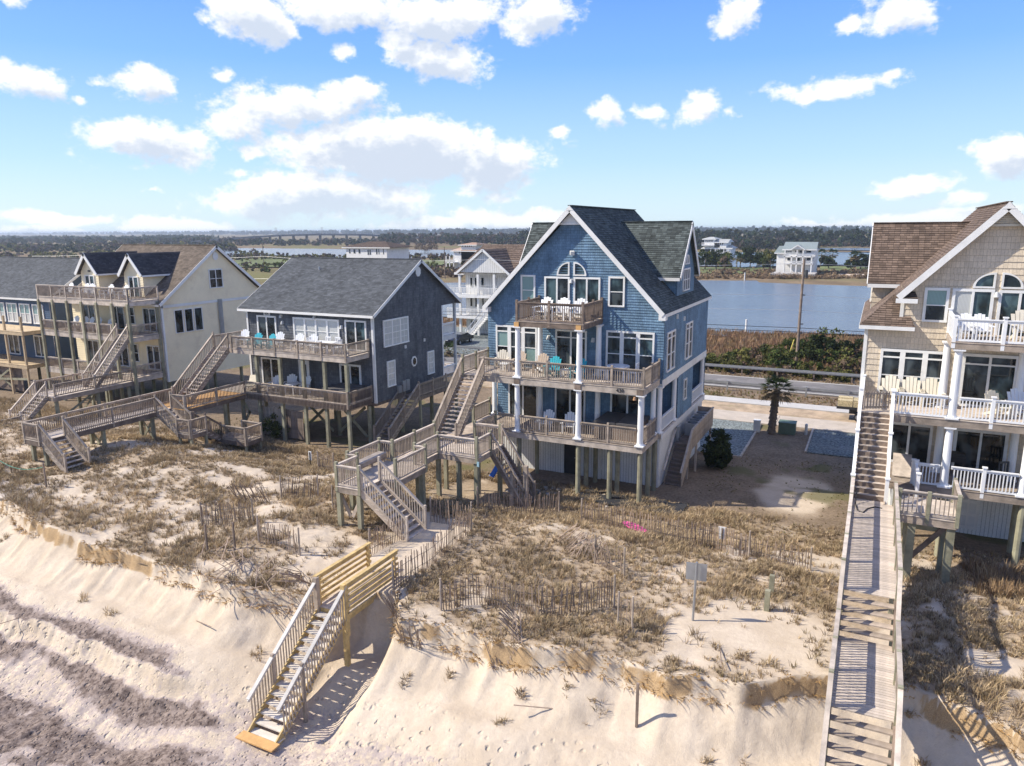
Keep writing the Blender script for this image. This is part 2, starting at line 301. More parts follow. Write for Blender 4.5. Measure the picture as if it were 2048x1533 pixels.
def H(x, y, fine=True):
    x = np.asarray(x, float); y = np.asarray(y, float)
    rise = 1.35*sstep(-.8, -8.5, y)*(.94+.3*fbm(x*.12, y*.12, 2, 3))
    rise = rise+.35*sstep(-18, -30, x)*sstep(2, -5, y)*sstep(-75,-60,x)
    base = rise-.62*sstep(3.5, 12, y)
    dune = sstep(1.0, -2.5, y)
    pth = np.exp(-(((x+6.2)/1.3)**4))*sstep(-7.6,-8.6,y)
    flat = np.exp(-(((x-7.6)/2.6)**4+((y+12)/2.6)**4))
    rough = dune*(1-.85*pth)*(1-.75*flat)
    base = base+rough*(.42*fbm(x*.42, y*.42, 4, 21)+.14*fbm(x*1.7, y*1.7, 3, 31))+.05*fbm(x*.9, y*.9, 3, 41)*(1-dune)
    base = base*(1-pth*.8)+(1.22)*pth*.8
    base = base*(1-flat*.7)+1.3*flat*.7
    e = edge(x); d = e-y
    dd = np.clip(d, 0, None)
    wob = .35*fbm(x*1.5, y*.25, 3, 51)
    prof = -(.55+.25*fbm(x*.7,x*0+1,2,65))*sstep(0,.13,dd)-(.74+.25*fbm(x*.5,x*0,2,61))*np.clip(dd-.15,0,None)+0*wob
    nt = np.exp(-(((x+5.1)/1.15)**4))
    prof = prof*(1-nt)+nt*(-1.75*sstep(0,.75,dd)-.35*dd)
    fall = np.where(d > 0, base+prof, base)
    beach = -.25-.42*np.clip(dd-2.0,0,3.0)-.06*np.clip(dd-5,0,None)+.08*fbm(x*.5,y*.5,3,71)
    beach = beach-.5*np.exp(-(((x+5.4)/3.0)**2))*sstep(0,1.2,dd)*sstep(5,3.6,dd)
    amp = sstep(-7.8,-10.5,x); ys = stepline(x,e)      # low wave-cut steps in the beach
    beach = beach-amp*((.34+.16*fbm(x*3.2,y*.6,2,85))*sstep(0,.34+.2*fbm(x*1.1,x*0,2,86),ys-y)-.10*np.abs(fbm(x*2.6,y*1.0,3,87))*sstep(-.3,.1,ys-y)*sstep(.9,.5,ys-y)*2+.17*sstep(-.05,.2,fbm(x*.3,x*0+4,2,97))*sstep(0,.09,ys-.62+.35*fbm(x*.6,x*0+7,2,95)-y))
    k = .22; m = np.clip(.5+.5*(fall-beach)/k, 0, 1)
    z = np.where(d > .05, beach*(1-m)+fall*m+k*m*(1-m), fall)
    if fine:
        bz = sstep(1.6,2.8,dd)
        cell = fbm(x*3.1,y*3.1,2,101); cell2 = fbm(x*5.2,y*4.6,2,111)
        foot = np.clip(-(cell2)-.06,0,None)*(.35+1.2*np.clip(fbm(x*.6,y*.9,2,121)+.25,0,1))
        z = z+bz*(.035*cell-.24*foot)
        z = z+(1-bz)*sstep(.1,.6,dd)*.035*fbm(x*4,y*2.2,3,131)
    return z
def ground(u, v):                             # the terrain point that a pixel of the photograph shows
    d = ray(u, v); t = np.linspace(12, 90, 1600); P = CAM[:,None]+d[:,None]*t
    below = P[2] < H(P[0], P[1], False); i = int(np.argmax(below)); p = P[:,i]
    return np.array([p[0], p[1], float(H(p[0], p[1], False))])
def gz(x, y): return float(H(x, y, False))
xs = np.concatenate([np.linspace(-160,-46,60)[:-1], np.linspace(-46,-30,70)[:-1], np.arange(-30,18,.10), np.linspace(18,100,70)])
ys = np.concatenate([np.linspace(-44,-27,40)[:-1], np.arange(-27,-8,.085), np.arange(-8,2,.13), np.linspace(2,45,110)[:-1], np.linspace(45,74,30)])
X, Y = np.meshgrid(xs, ys); Z = H(X, Y)
def grid_mesh(name, X, Y, Z):
    ny, nx = X.shape; me = bpy.data.meshes.new(name)
    me.vertices.add(nx*ny); me.vertices.foreach_set('co', np.stack([X,Y,Z],-1).ravel())
    i = np.arange(ny-1)[:,None]*nx+np.arange(nx-1)[None]; q = np.stack([i,i+1,i+nx+1,i+nx],-1).reshape(-1,4)
    n = len(q); me.loops.add(n*4); me.loops.foreach_set('vertex_index', q.ravel().astype(np.int32))
    me.polygons.add(n); me.polygons.foreach_set('loop_start', np.arange(0,n*4,4,dtype=np.int32)); me.polygons.foreach_set('loop_total', np.full(n,4,np.int32))
    me.polygons.foreach_set('use_smooth', np.ones(n,bool)); me.update(); me.validate(); return me
def grass_cover(x, y):                        # where the dune grass stands, 0 to 1
    e = edge(x); d = e-y
    c = fbm(x*.55, y*.55, 4, 201)+.42*fbm(x*1.6,y*1.6,3,211)
    c = sstep(-.18,.10,c+.085)
    pth = np.exp(-(((x+6.2)/1.15)**4))*sstep(-7.8,-8.8,y)
    flat = np.exp(-(((x-7.7)/2.1)**4+((y+12.6)/2.3)**4))
    spr = np.exp(-(((x+16.5)/4.5)**2+((y+13)/1.9)**2))
    mid = np.exp(-(((x-3.9)/1.6)**2+((y+9.5)/3.0)**2))
    left = np.exp(-(((x+25)/4)**2+((y+14)/1.6)**2))
    dk = np.exp(-(((x+9.0)/2.0)**2+((y+14.6)/1.6)**2))
    c = c*(1-pth)*(1-flat)*(1-.6*spr)*(1-.55*mid)*(1-.8*left)*(1-.8*dk)
    c = np.clip(c+.5*sstep(-3.0,-1.0,y)*sstep(1.2,0,y)*sstep(9.5,7,x)+.35*sstep(-9,-5,y)*sstep(2,-1,y)*sstep(-6,-2,x)*sstep(9,6,x),0,1)
    return c*sstep(-.05,.25,-d)*sstep(1.6,.6,y)
gm = np.zeros((Y.size,4))
xf, yf = X.ravel(), Y.ravel(); ef = edge(xf); df = ef-yf
band = sstep(1.5,3.0,df+1.0*fbm(xf*.3,yf*.5,3,301)-1.1*sstep(-12,-8,xf))
strk = sstep(-.16,.2,fbm(xf*.22+yf*.1,yf*.75,4,311)+.22*fbm(xf*1.5,yf*2.2,3,321)+.05)
dark = band*strk*(1-.85*sstep(7.0,8.4,df+.8*fbm(xf*.4,yf*.4,2,331)))*(1-.5*sstep(-8.5,-6,xf)-.3*sstep(1,6,xf))
strip = np.exp(-((df-4.6-.8*fbm(xf*.35,yf*.2,2,341))/.45)**2); dark = dark*(1-.75*strip)
mid = .40*sstep(1.9,3.1,df+.9*fbm(xf*.35,yf*.5,3,303)-.5*sstep(-12,-8,xf)+.25*fbm(xf*2,yf*2,2,304))*(1-.75*sstep(.5,7,xf))*(1-.8*sstep(8.2,9.4,df+.8*fbm(xf*.4,yf*.4,2,331)))
sf = stepline(xf,ef)-yf; sface = sstep(-.12,.05,sf)*sstep(.75,.4,sf+.3*fbm(xf*1.5,yf,2,306))*sstep(-7.8,-10.5,xf)
dark = np.maximum(np.clip(dark,0,1)*1.0,mid)*(1-.72*sface)
gm[:,0] = np.clip(dark,0,1); gm[:,3] = sstep(1.6,2.8,df)*sstep(-.25,.1,fbm(xf*.4,yf*.4,3,345)+.1)
soil = np.clip(grass_cover(xf,yf)*.85,0,1)
back = sstep(-1.5,1.5,yf+1.2*fbm(xf*.5,yf*.5,3,351))
soil = np.maximum(soil, back*(.85+.15*sstep(-.2,.15,fbm(xf*.5,yf*.5,4,361)))*(1-.9*np.exp(-(((xf-6.9+1.6*fbm(xf*.6,yf*.6,3,365))/2.0)**4+((yf-6.0+1.8*fbm(xf*.6,yf*.6,3,366))/4.2)**4))))
gm[:,1] = np.clip(soil,0,1)
grn = back*sstep(.02,.22,fbm(xf*.3,yf*.3,4,371)-.02)*.8
grn = np.maximum(grn, .9*np.exp(-(((xf-7.2)/2.4)**2+((yf-12)/3.2)**2))*sstep(-.2,.1,fbm(xf,yf,3,381)))
face = sstep(-.06,.03,df)*sstep(.34,.10,df+.4*fbm(xf*1.6,yf*1.6,3,385))*sstep(-.15,.15,fbm(xf*.7,xf*0+5,3,387)+.03); gm[:,2] = np.where(yf<-8,np.clip(face,0,1),np.clip(grn,0,1))
tm = grid_mesh('ground', X, Y, Z); at_ = tm.color_attributes.new('zones','FLOAT_COLOR','POINT'); at_.data.foreach_set('color', gm.ravel())
gmat = bpy.data.materials.new('dune_sand'); gmat.use_nodes = True; N = NT(gmat.node_tree)
tc = N.n('TexCoord').outputs['Object']; vc = N.n('VertexColor',layer_name='zones'); zc = N.n('SeparateColor',{0:vc.outputs[0]})
n1 = N.noise(tc,.8,5,.6); n2 = N.noise(tc,7,5,.65); n3 = N.noise(tc,38,3,.6)
sand = N.mix(N.rng(n1,.3,.7), (.52,.425,.315), (.63,.53,.41)); sand = N.mix(N.rng(n2,.3,.75,0,.45), sand, (.45,.365,.275))
dk = N.mix(N.rng(N.math('ADD',N.math('MULTIPLY',n2,.5),N.math('MULTIPLY',N.noise(tc,2.6,5,.75),.5)),.38,.62), (.085,.062,.053), (.31,.245,.205))
n4 = N.noise(tc,3.2,5,.7); m0 = N.rng(N.math('ADD',N.math('ADD',zc.outputs[0],N.math('MULTIPLY_ADD',n2,.7,-.35)),N.math('MULTIPLY_ADD',n4,1.1,-.55)),.22,.85)
md = N.mix(N.rng(n4,.3,.7),(.335,.272,.24),(.47,.39,.34)); c = N.mix(N.rng(m0,.0,.42), sand, md); c = N.mix(N.rng(m0,.45,1.0), c, dk)
lit = N.mix(N.rng(n2,.3,.7), (.30,.22,.14), (.46,.36,.25)); lit = N.mix(N.rng(n3,.4,.75,0,.5), lit, (.19,.14,.09))
m1 = N.rng(N.math('ADD',zc.outputs[1],N.math('MULTIPLY_ADD',n3,.7,-.35)),.25,.75,0,.85)
c = N.mix(m1, c, lit)
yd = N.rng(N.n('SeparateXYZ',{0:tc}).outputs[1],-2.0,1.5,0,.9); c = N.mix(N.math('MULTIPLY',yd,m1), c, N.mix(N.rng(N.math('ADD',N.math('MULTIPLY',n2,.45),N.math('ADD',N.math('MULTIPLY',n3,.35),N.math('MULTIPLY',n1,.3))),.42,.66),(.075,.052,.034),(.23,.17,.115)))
gg = N.mix(N.rng(n3,.3,.7), (.075,.08,.028), (.19,.165,.075))
rt = N.mix(N.rng(n3,.3,.7),(.24,.15,.07),(.46,.31,.155)); gg = N.mix(N.rng(N.n('SeparateXYZ',{0:tc}).outputs[1],-9.0,-7.0),rt,gg)
c = N.mix(N.rng(N.math('ADD',zc.outputs[2],N.math('MULTIPLY_ADD',n3,.6,-.3)),.4,.8,0,.85), c, gg)
c = N.mix(N.rng(n3,.62,.72,0,.5), c, (.32,.25,.19))
p = N.n('BsdfPrincipled',{'Base Color':c,'Roughness':.95,'Specular IOR Level':.1})
vo = N.n('TexVoronoi',{'Vector':N.vm('ADD',tc,N.vm('MULTIPLY',N.n('TexNoise',{'Vector':tc,'Scale':3.0}).outputs[1],(.25,.25,0))),'Scale':3.3,'Randomness':1.0},feature='F1').outputs[0]
ft = N.math('MULTIPLY',N.math('MULTIPLY',N.rng(vo,.04,.30),vc.outputs[1]),2.0); ft = N.math('ADD',ft,N.math('MULTIPLY',N.math('MULTIPLY',N.rng(N.n('TexVoronoi',{'Vector':tc,'Scale':6.5},feature='F1').outputs[0],.05,.35),zc.outputs[0]),1.6))
bh = N.math('ADD', N.math('ADD', N.math('MULTIPLY',n3,.35), N.math('MULTIPLY',n2,.55)),ft); bn = N.n('Bump',{'Strength':.75,'Distance':.055,'Height':bh}); N.t.links.new(bn.outputs[0],p.inputs['Normal'])
N.t.links.new(p.outputs[0],N.n('OutputMaterial').inputs[0])
tm.materials.append(gmat); go_ = bpy.data.objects.new('ground',tm); C.objects.link(go_); struct(go_)

# far ground sheet to the horizon, water on it
fg = bpy.data.materials.new('marsh_land'); fg.use_nodes = True; N = NT(fg.node_tree)
tc = N.n('TexCoord').outputs['Object']; n1 = N.noise(tc,.012,5,.6); n2 = N.noise(tc,.09,5,.65); n3 = N.noise(tc,1.2,4,.6)
c = N.mix(N.rng(n2,.3,.7), (.15,.11,.07), (.27,.20,.125)); c = N.mix(N.rng(n1,.45,.62,0,.8), c, (.17,.17,.065)); c = N.mix(N.rng(n3,.45,.7,0,.5), c, (.09,.07,.04))
p = N.n('BsdfPrincipled',{'Base Color':c,'Roughness':1.0,'Specular IOR Level':.05}); N.t.links.new(p.outputs[0],N.n('OutputMaterial').inputs[0])
fx = np.concatenate([np.linspace(-9000,-700,20)[:-1], np.linspace(-700,300,120), np.linspace(300,6000,15)[1:]]); fy = np.concatenate([np.linspace(73.5,620,90)[:-1], np.linspace(620,9000,24)])
FX, FY = np.meshgrid(fx, fy); FZ = -.75+.35*fbm(FX*.03,FY*.03,3,401)*sstep(74,90,FY)
fo = bpy.data.objects.new('far_ground', grid_mesh('far_ground',FX,FY,FZ)); fo.data.materials.append(fg); C.objects.link(fo); struct(fo)
wm = bpy.data.materials.new('sound_water'); wm.use_nodes = True; N = NT(wm.node_tree)
tc = N.n('TexCoord').outputs['Object']
c = N.mix(N.rng(N.noise(tc,.02,3,.5),.35,.7), (.115,.13,.145), (.145,.16,.175))
p = N.n('BsdfPrincipled',{'Base Color':c,'Roughness':.2,'Specular IOR Level':.42})
wv = N.math('ADD', N.noise(N.vm('MULTIPLY',tc,(1,1.8,1)),.9,4,.6), N.math('MULTIPLY',N.noise(tc,.18,2,.5),1.2))
bn = N.n('Bump',{'Strength':.5,'Distance':.25,'Height':wv}); N.t.links.new(bn.outputs[0],p.inputs['Normal']); N.t.links.new(p.outputs[0],N.n('OutputMaterial').inputs[0])
def water(name, px, z, jit=2.0):
    P = []
    for k in range(len(px)):
        a = atz(*px[k-1], z); b = atz(*px[k], z); n = max(2,int(np.linalg.norm(b-a)/6))
        for i in range(min(n,60)): q = a+(b-a)*i/min(n,60); P.append((q[0]+random.uniform(-jit,jit), q[1]+random.uniform(-jit,jit), z))
    bm = bmesh.new(); bm.faces.new([bm.verts.new(p) for p in P]); bmesh.ops.triangulate(bm, faces=bm.faces[:]); me = bpy.data.meshes.new(name); bm.to_mesh(me); bm.free()
    for f in me.polygons:
        if f.normal.z < 0: f.flip()
    me.materials.append(wm); o = bpy.data.objects.new(name, me); C.objects.link(o); return struct(o)
water('lagoon_water', [(700,640),(880,632),(960,640),(1300,650),(1405,662),(1432,672),(1444,673),(1462,662),(1500,668),(1600,668),(1720,669),(1980,672),(2300,672),(2300,596),(1980,584),(1740,573),(1600,568),(1525,565),(1518,562),(1400,561),(1150,560),(960,566),(700,566)], -.42, .8)
water('inner_sound_water', [(1300,531),(1480,534),(1680,530),(1900,532),(2200,534),(2200,506),(1900,505),(1740,506),(1640,504),(1560,506),(1460,505),(1300,505)], -.35, 2)
water('outer_sound_water', [(1560,499),(1740,501),(2000,502),(2000,497),(1740,496.5),(1640,496),(1560,497)], -.35, 3)
water('far_sound_water', [(330,508),(450,513),(560,511),(700,516),(800,518),(905,512),(1020,513),(1020,501),(905,500),(780,500),(640,498),(520,497),(430,497),(330,500)], -.35, 3)
sea = MB(); sea.poly([(-3000,-44,-2.4),(3000,-44,-2.4),(3000,-5000,-2.4),(-3000,-5000,-2.4)]); struct(sea.build('sea', wm))
# roads and paved sheets behind the houses (each laid a little above the ground)
GZ = -.60
def slab(name, x0,x1,y0,y1,z0,z1,m): return struct(MB().box(x0,x1,y0,y1,z0,z1).build(name,m))
slab('road', -160,100,34.3,39.9,-.8,-.50,ASPH)
for y in (34.55,39.65): slab('road_edge_line',-160,100,y-.06,y+.06,-.50,-.494,LINE)
0 and slab('road_centre_line',-160,100,37.04,37.14,-.50,-.494,mat('yellow_road_paint',(.55,.40,.06),.7,.1,8))
slab('sidewalk', -160,100,28.1,29.9,-.8,-.50,CONCG)
for k in range(5): slab('driveway_slab',-20+k*8,-12.03+k*8,21.9,25.0,-.8,-.515,CONC)
slab('frontage_strip',-160,100,25.06,28.0,-.8,-.545,mat('sandy_verge',(.40,.30,.20),.9,.3,1.0,.3,dirt=(.2,.17,.08,.7)))
slab('gravel_drive',-3.5,2.9,12.6,21.85,-.8,-.545,GRAV)
slab('gravel_drive',6.75,13.5,15.6,21.85,-.8,-.545,GRAV)
slab('gravel_yard',-62,-16,40.6,62,-.8,-.52,GRAV)
slab('sandy_driveway',-52,-17,29.95,34.2,-.8,-.53,CONC)
for x0,x1,y0,y1 in ((2.9,3.02,12.5,21.8),(6.62,6.74,15.5,21.8)): slab('timber_edging',x0,x1,y0,y1,-.8,-.47,WOODL)
slab('timber_edging',-3.5,2.9,12.46,12.58,-.8,-.47,WOODL)
# ---------------------------------------------------------------- building helpers
def abox(m, ax, pos, sg, a0, a1, o0, o1, z0, z1):
    lo, hi = sorted((pos+sg*o0, pos+sg*o1))
    return m.box(a0,a1,lo,hi,z0,z1) if ax=='y' else m.box(lo,hi,a0,a1,z0,z1)
def win(par, ax, pos, sg, a0, a1, z0, z1, cols=1, rows=2, transom=0, fw=.10, pm=None, fm=None, mul=.10, name='window', grid=False):
    pm = pm or GLASS; fm = fm or WHITE; m = MB(); D = .085
    abox(m,ax,pos,sg,a0,a1,0,D,z1-fw,z1); abox(m,ax,pos,sg,a0,a1,0,D+.02,z0,z0+fw*.8)
    abox(m,ax,pos,sg,a0,a0+fw,0,D-.002,z0+fw*.8,z1-fw); abox(m,ax,pos,sg,a1-fw,a1,0,D-.002,z0+fw*.8,z1-fw)
    i0, i1, b, t = a0+fw, a1-fw, z0+fw*.8, z1-fw; cw = (i1-i0-mul*(cols-1))/cols
    if transom: abox(m,ax,pos,sg,i0,i1,0,D-.006,t-transom-.07,t-transom)
    for k in range(1,cols): x = i0+k*cw+(k-1)*mul; abox(m,ax,pos,sg,x,x+mul,0,D-.004,b,t)
    mt = t-transom-(.07 if transom else 0)
    for k in range(cols):
        x = i0+k*(cw+mul)
        for r in range(1,rows): zz = b+(mt-b)*r/rows; abox(m,ax,pos,sg,x,x+cw,0,D-.02,zz-.022,zz+.022)
        if grid:
            abox(m,ax,pos,sg,x+cw/2-.01,x+cw/2+.01,0,.05,b,mt)
            for q in (.25,.75): abox(m,ax,pos,sg,x,x+cw,0,.048,b+(mt-b)*q-.01,b+(mt-b)*q+.01)
    f = sub(m.build(name, fm, par), par)
    for k in range(cols):
        x = i0+k*(cw+mul)
        for r in range(rows):
            za = b+(mt-b)*r/rows; zb = b+(mt-b)*(r+1)/rows
            q = pm[(k*rows+r)%len(pm)] if isinstance(pm,(list,tuple)) else pm
            abox(MB(),ax,pos,sg,x,x+cw,.012,.03,za,zb).build('pane', q, f)
        if transom: abox(MB(),ax,pos,sg,x,x+cw,.012,.03,t-transom,t).build('pane', GLASS, f)
    return f
def arch(par, ax, pos, sg, a0, a1, z0, z1, side, fw=.09):       # quarter-round window; side = where its tall edge is
    m = MB(); g_ = MB(); n = 9; o = a1 if side>0 else a0; s = -1 if side>0 else 1; W_ = a1-a0; H_ = z1-z0
    out = [(o+s*W_*math.cos(t), z0+H_*math.sin(t)) for t in [math.pi/2*k/n for k in range(n+1)]]
    inn = [(o+s*(fw*.9+(W_-2*fw)*math.cos(t)), z0+fw*.8+(H_-1.8*fw)*math.sin(t)) for t in [math.pi/2*k/n for k in range(n+1)]]
    P = (lambda a,d,z:(a,pos+sg*d,z)) if ax=='y' else (lambda a,d,z:(pos+sg*d,a,z))
    ring_o = out+[(o,z0)]; ring_i = inn+[(o+s*fw*.9,z0+fw*.8)]; k = len(ring_o)
    vs = [P(a,.085,z) for a,z in ring_o]+[P(a,.085,z) for a,z in ring_i]+[P(a,0,z) for a,z in ring_o]+[P(a,0,z) for a,z in ring_i]
    fs = []
    for i in range(k):
        j = (i+1)%k; fs += [(i,j,k+j,k+i),(2*k+i,2*k+j,j,i),(k+i,k+j,3*k+j,3*k+i)]
    m.add(vs,fs); f = sub(m.build('arched_window',WHITE,par),par)
    g_.poly([P(a,.025,z) for a,z in ring_i]); g_.build('pane',GLASSB,f)
def wallp(par, ax, pos, sg, poly, ch, t, mt_, name='wall'): return MB().siding(ax,pos,sg,poly,ch,t).build(name, mt_, par)
def rect(a0,a1,z0,z1): return [(a0,z0),(a1,z0),(a1,z1),(a0,z1)]
def railing(par, p0, p1, h=.95, psp=1.9, rm=None, bm_=None, pm=None, bs=.125, post=(1,1), pw=.10, ph=.14, cap=False, skirt=0, joined=False, bw=.036, bot=.09, name='railing'):
    rm = rm or WOOD; bm_ = bm_ or rm; pm = pm or rm
    p0 = Vector(p0); p1 = Vector(p1); d = p1-p0; L = math.hypot(d.x,d.y); m = MB(); ang = math.atan2(d.y,d.x)
    m.beam(p0+Vector((0,0,h)), p1+Vector((0,0,h)), .12, .04); m.beam(p0+Vector((0,0,h-.065)), p1+Vector((0,0,h-.065)), .04, .09)
    m.beam(p0+Vector((0,0,bot)), p1+Vector((0,0,bot)), .04, .08)
    r_ = sub(m.build(name, rm, par), par)
    n = max(1,int(round(L/bs))); bh = h-bot-.02+skirt; me = boxmesh(bw,bw,bh,bm_,'baluster'); J = MB()
    npst = max(1,round(L/psp))
    for k in range(1,n):
        q = p0+d*(k/n)
        if joined: J.box(q.x-bw/2,q.x+bw/2,q.y-bw/2,q.y+bw/2,q.z+bot-skirt,q.z+h-.05)
        else: put('baluster', me, r_, (q.x,q.y,q.z+bot-skirt), (0,0,ang))
    if joined and J.v: J.build('balusters', bm_, r_, kind='stuff')
    for k in range(npst+1):
        if (k==0 and not post[0]) or (k==npst and not post[1]): continue
        q = p0+d*(k/npst); put('post', boxmesh(pw,pw,h+ph+.25,pm,'post'), r_, (q.x,q.y,q.z-.25), (0,0,ang))
        if cap: put('post_cap', boxmesh(pw+.06,pw+.06,.05,pm,'post_cap'), r_, (q.x,q.y,q.z+h+ph), (0,0,ang))
    return r_
def deck(par, x0,x1,y0,y1,zt, bm_=None, fm=None, along='x', bh=.28, faces='wesn', boards=True, name='deck'):
    bm_ = bm_ or WOODL; fm = fm or WOOD; m = MB()
    zb = zt-.035-bh
    if 's' in faces: m.box(x0,x1,y0,y0+.08,zb,zt-.037)
    if 'n' in faces: m.box(x0,x1,y1-.08,y1,zb,zt-.037)
    if 'w' in faces: m.box(x0,x0+.07,y0+.082,y1-.082,zb+.004,zt-.037)
    if 'e' in faces: m.box(x1-.07,x1,y0+.082,y1-.082,zb+.004,zt-.037)
    L = (x1-x0) if along=='y' else (y1-y0)
    for k in range(1,int((x1-x0)/.8)): m.box(x0+k*.8-.02,x0+k*.8+.02,y0+.09,y1-.09,zt-.25,zt-.04)
    d = sub(m.build(name, fm, par), par); b = MB(); n = max(1,int(L/.145)); wd = L/n
    for k in range(n):
        j = random.uniform(-.002,.002)
        if along=='x': b.box(x0-.03,x1+.03,y0-.02+k*wd,y0-.02+(k+1)*wd-.012,zt-.033+j,zt+j)
        else: b.box(x0-.02+k*wd,x0-.02+(k+1)*wd-.012,y0-.03,y1+.03,zt-.033+j,zt+j)
    b.build('deck_boards', bm_, d, kind='stuff'); return d
def stairs(par, top, bot, width, axis, n, tm_=None, sm=None, rails=(1,1), rm=None, rh=.95, solid=False, bs=.14, psp=2.4, cap=False, bw=.036, pm=None, ovh=0.0, ph=.14, pw=.1, tw=None):
    # top/bot: middle of the flight's edge at floor level; axis: run direction ('x' or 'y')
    tm_ = tm_ or WOODL; sm = sm or WOOD; top = Vector(top); bot = Vector(bot); d = bot-top
    sd = Vector((1,0,0)) if axis=='y' else Vector((0,1,0))
    for s in (-1,1):
        a = top+sd*(s*(width/2-.03)); b = bot+sd*(s*(width/2-.03))
        MB().beam(a+Vector((0,0,-.17)), b+Vector((0,0,-.10)), .05, .30).build('stringer', sm, par)
    run = (abs(d.y) if axis=='y' else abs(d.x))/n; tw = tw or run*.92
    me = boxmesh(width+ovh if axis=='y' else tw, tw if axis=='y' else width+ovh, .045, tm_, 'tread')
    for k in range(1,n+1):
        q = top+d*((k-.5)/n); z = top.z+d.z*k/n
        if k < n+1: put('tread', me, par, (q.x,q.y,z-.045))
        if solid:
            q2 = top+d*((k-1)/n); put('riser', boxmesh(width-.1 if axis=='y' else .02, .02 if axis=='y' else width-.1, -d.z/n-.005, WOODD,'riser'), par, (q2.x,q2.y,z))
    for s, on in zip((-1,1), rails):
        if on: railing(par, top+sd*(s*width/2), bot+sd*(s*width/2), rh, psp, rm or sm, rm or sm, pm or rm or sm, bs, cap=cap, bw=bw, ph=ph, pw=pw)
def piles(par, pts, zt, r=.14, m_=None, sq=False, zb=None):
    for x,y in pts:
        g0 = (gz(x,y) if zb is None else zb)-.25
        if sq: MB().box(x-r,x+r,y-r,y+r,g0,zt).build('pile', m_ or WOODG, par)
        else: MB().cyl((x,y,g0),(x,y,zt),r,r*.97,9).build('pile', m_ or WOODG, par, smooth=False)
_colm = {}
def column(par, x, y, z0, z1, r=.17):
    m = MB(); m.box(x-r*1.45,x+r*1.45,y-r*1.45,y+r*1.45,z0,z0+.07); m.cyl((x,y,z0+.07),(x,y,z0+.14),r*1.3,r*1.15,16)
    m.cyl((x,y,z0+.14),(x,y,z1-.12),r,r*.86,16); m.cyl((x,y,z1-.12),(x,y,z1-.06),r*1.05,r*1.15,16); m.box(x-r*1.3,x+r*1.3,y-r*1.3,y+r*1.3,z1-.06,z1)
    return m.build('column', VINYL, par)
def slope(par, e0, e1, t0, t1, rm, th=.16, name='roof', step=.145):
    m = MB(); m.lap(e0,e1,t0,t1,step,.024 if step<.3 else .05); e0,e1,t0,t1 = map(Vector,(e0,e1,t0,t1))
    n = (e1-e0).cross(t0-e0).normalized(); n = -n if n.z<0 else n; dn = -n*th
    for a,b in ((e0,e1),(e1,t1),(t1,t0),(t0,e0)): m.poly([a,b,b+dn,a+dn])
    m.poly([e0+dn,e1+dn,t1+dn,t0+dn]); return m.build(name, rm, par)
def board(par, a, b, w, h, m_=None, name='trim', up=(0,0,1)): return MB().beam(a,b,w,h,up).build(name, m_ or WHITE, par)
def gable_roof_y(par, xc, hw, y0, y1, ze, zr, rm, trim=True, fas=.24):     # ridge along y
    for s in (-1,1):
        slope(par,(xc+s*hw,y0,ze),(xc+s*hw,y1,ze),(xc,y0,zr),(xc,y1,zr),rm)
        if trim:
            n = Vector((s*(zr-ze),0,hw)).normalized()
            for y in (y0-.022,y1+.022): board(par,Vector((xc+s*(hw-.02),y,ze))-n*(fas*.5),Vector((xc,y,zr))-n*(fas*.5)+Vector((0,0,.0)),.04,fas,name='rake_board',up=n)
            board(par,(xc+s*(hw+.012),y0,ze-.11),(xc+s*(hw+.012),y1,ze-.11),.03,.18,name='fascia')
    MB().box(xc-.12,xc+.12,y0+.02,y1,zr-.01,zr+.035).build('ridge_cap',rm,par)
    if trim: MB().prism([(xc-.22,y0-.05,zr-.26),(xc+.22,y0-.05,zr-.26),(xc,y0-.05,zr+.01)],(0,.05,0)).build('rake_peak',WHITE,par)
def dormer(par, xc, s, xw, y0, y1, zb, ze, zr, wm_, rm, ch, t, win_=True):
    yc = (y0+y1)/2; x = xc+s*xw
    MB().siding('x',x,s,[(y0,zb),(y1,zb),(y1,ze),(yc,zr-.25),(y0,ze)],ch,t).build('dormer_wall',wm_,par)
    for y,sg in ((y0,-1),(y1,1)):
        a,b = sorted((x, xc+s*.8)); MB().siding('y',y,sg,rect(a,b,zb-.2,ze+.1),ch,t).build('dormer_wall',wm_,par)
    o = .42; hy = (y1-y0)/2+o; k = (zr-.25-ze)/((y1-y0)/2); zl = ze-o*k+.25
    for sg in (-1,1):
        slope(par,(x+s*.25,yc+sg*hy,zl),(xc+s*.55,yc+sg*hy,zl),(x+s*.25,yc,zr),(xc+s*.55,yc,zr),rm,name='dormer_roof')
        n = Vector((0,sg*(zr-zl),hy)).normalized()
        board(par,Vector((x+s*.275,yc+sg*hy,zl))-n*.13,Vector((x+s*.275,yc,zr))-n*.13,.04,.26,name='rake_board',up=n)
        board(par,(x+s*.25,yc+sg*(hy+.015),zl-.1),(xc+s*1.5,yc+sg*(hy+.015),zl-.1),.03,.18,name='fascia')
    a,b = sorted((x+s*.25,xc+s*.55)); MB().box(a,b,yc-.11,yc+.11,zr-.01,zr+.03).build('ridge_cap',rm,par)
    if win_:
        win(par,'x',x,s,yc-.85,yc+.75,zb+.25,ze+.15,3,2,fw=.08,mul=.07)
        arch(par,'x',x,s,yc-.55,yc-.03,ze+.38,ze+.95,1,.07); arch(par,'x',x,s,yc+.03,yc+.55,ze+.38,ze+.95,-1,.07)
    board(par,(x+s*.02,y0-.02,zb-.02),(x+s*.02,y1+.02,zb-.02),.03,.08,name='flashing')
def lamp(par, x, y, z, m_=None):
    m = MB(); m.box(x-.08,x+.08,y-.06,y,z-.1,z+.12); m.cyl((x,y-.14,z-.12),(x,y-.10,z+.1),.10,.06,10); return m.build('wall_lamp', m_ or OFFW, par)

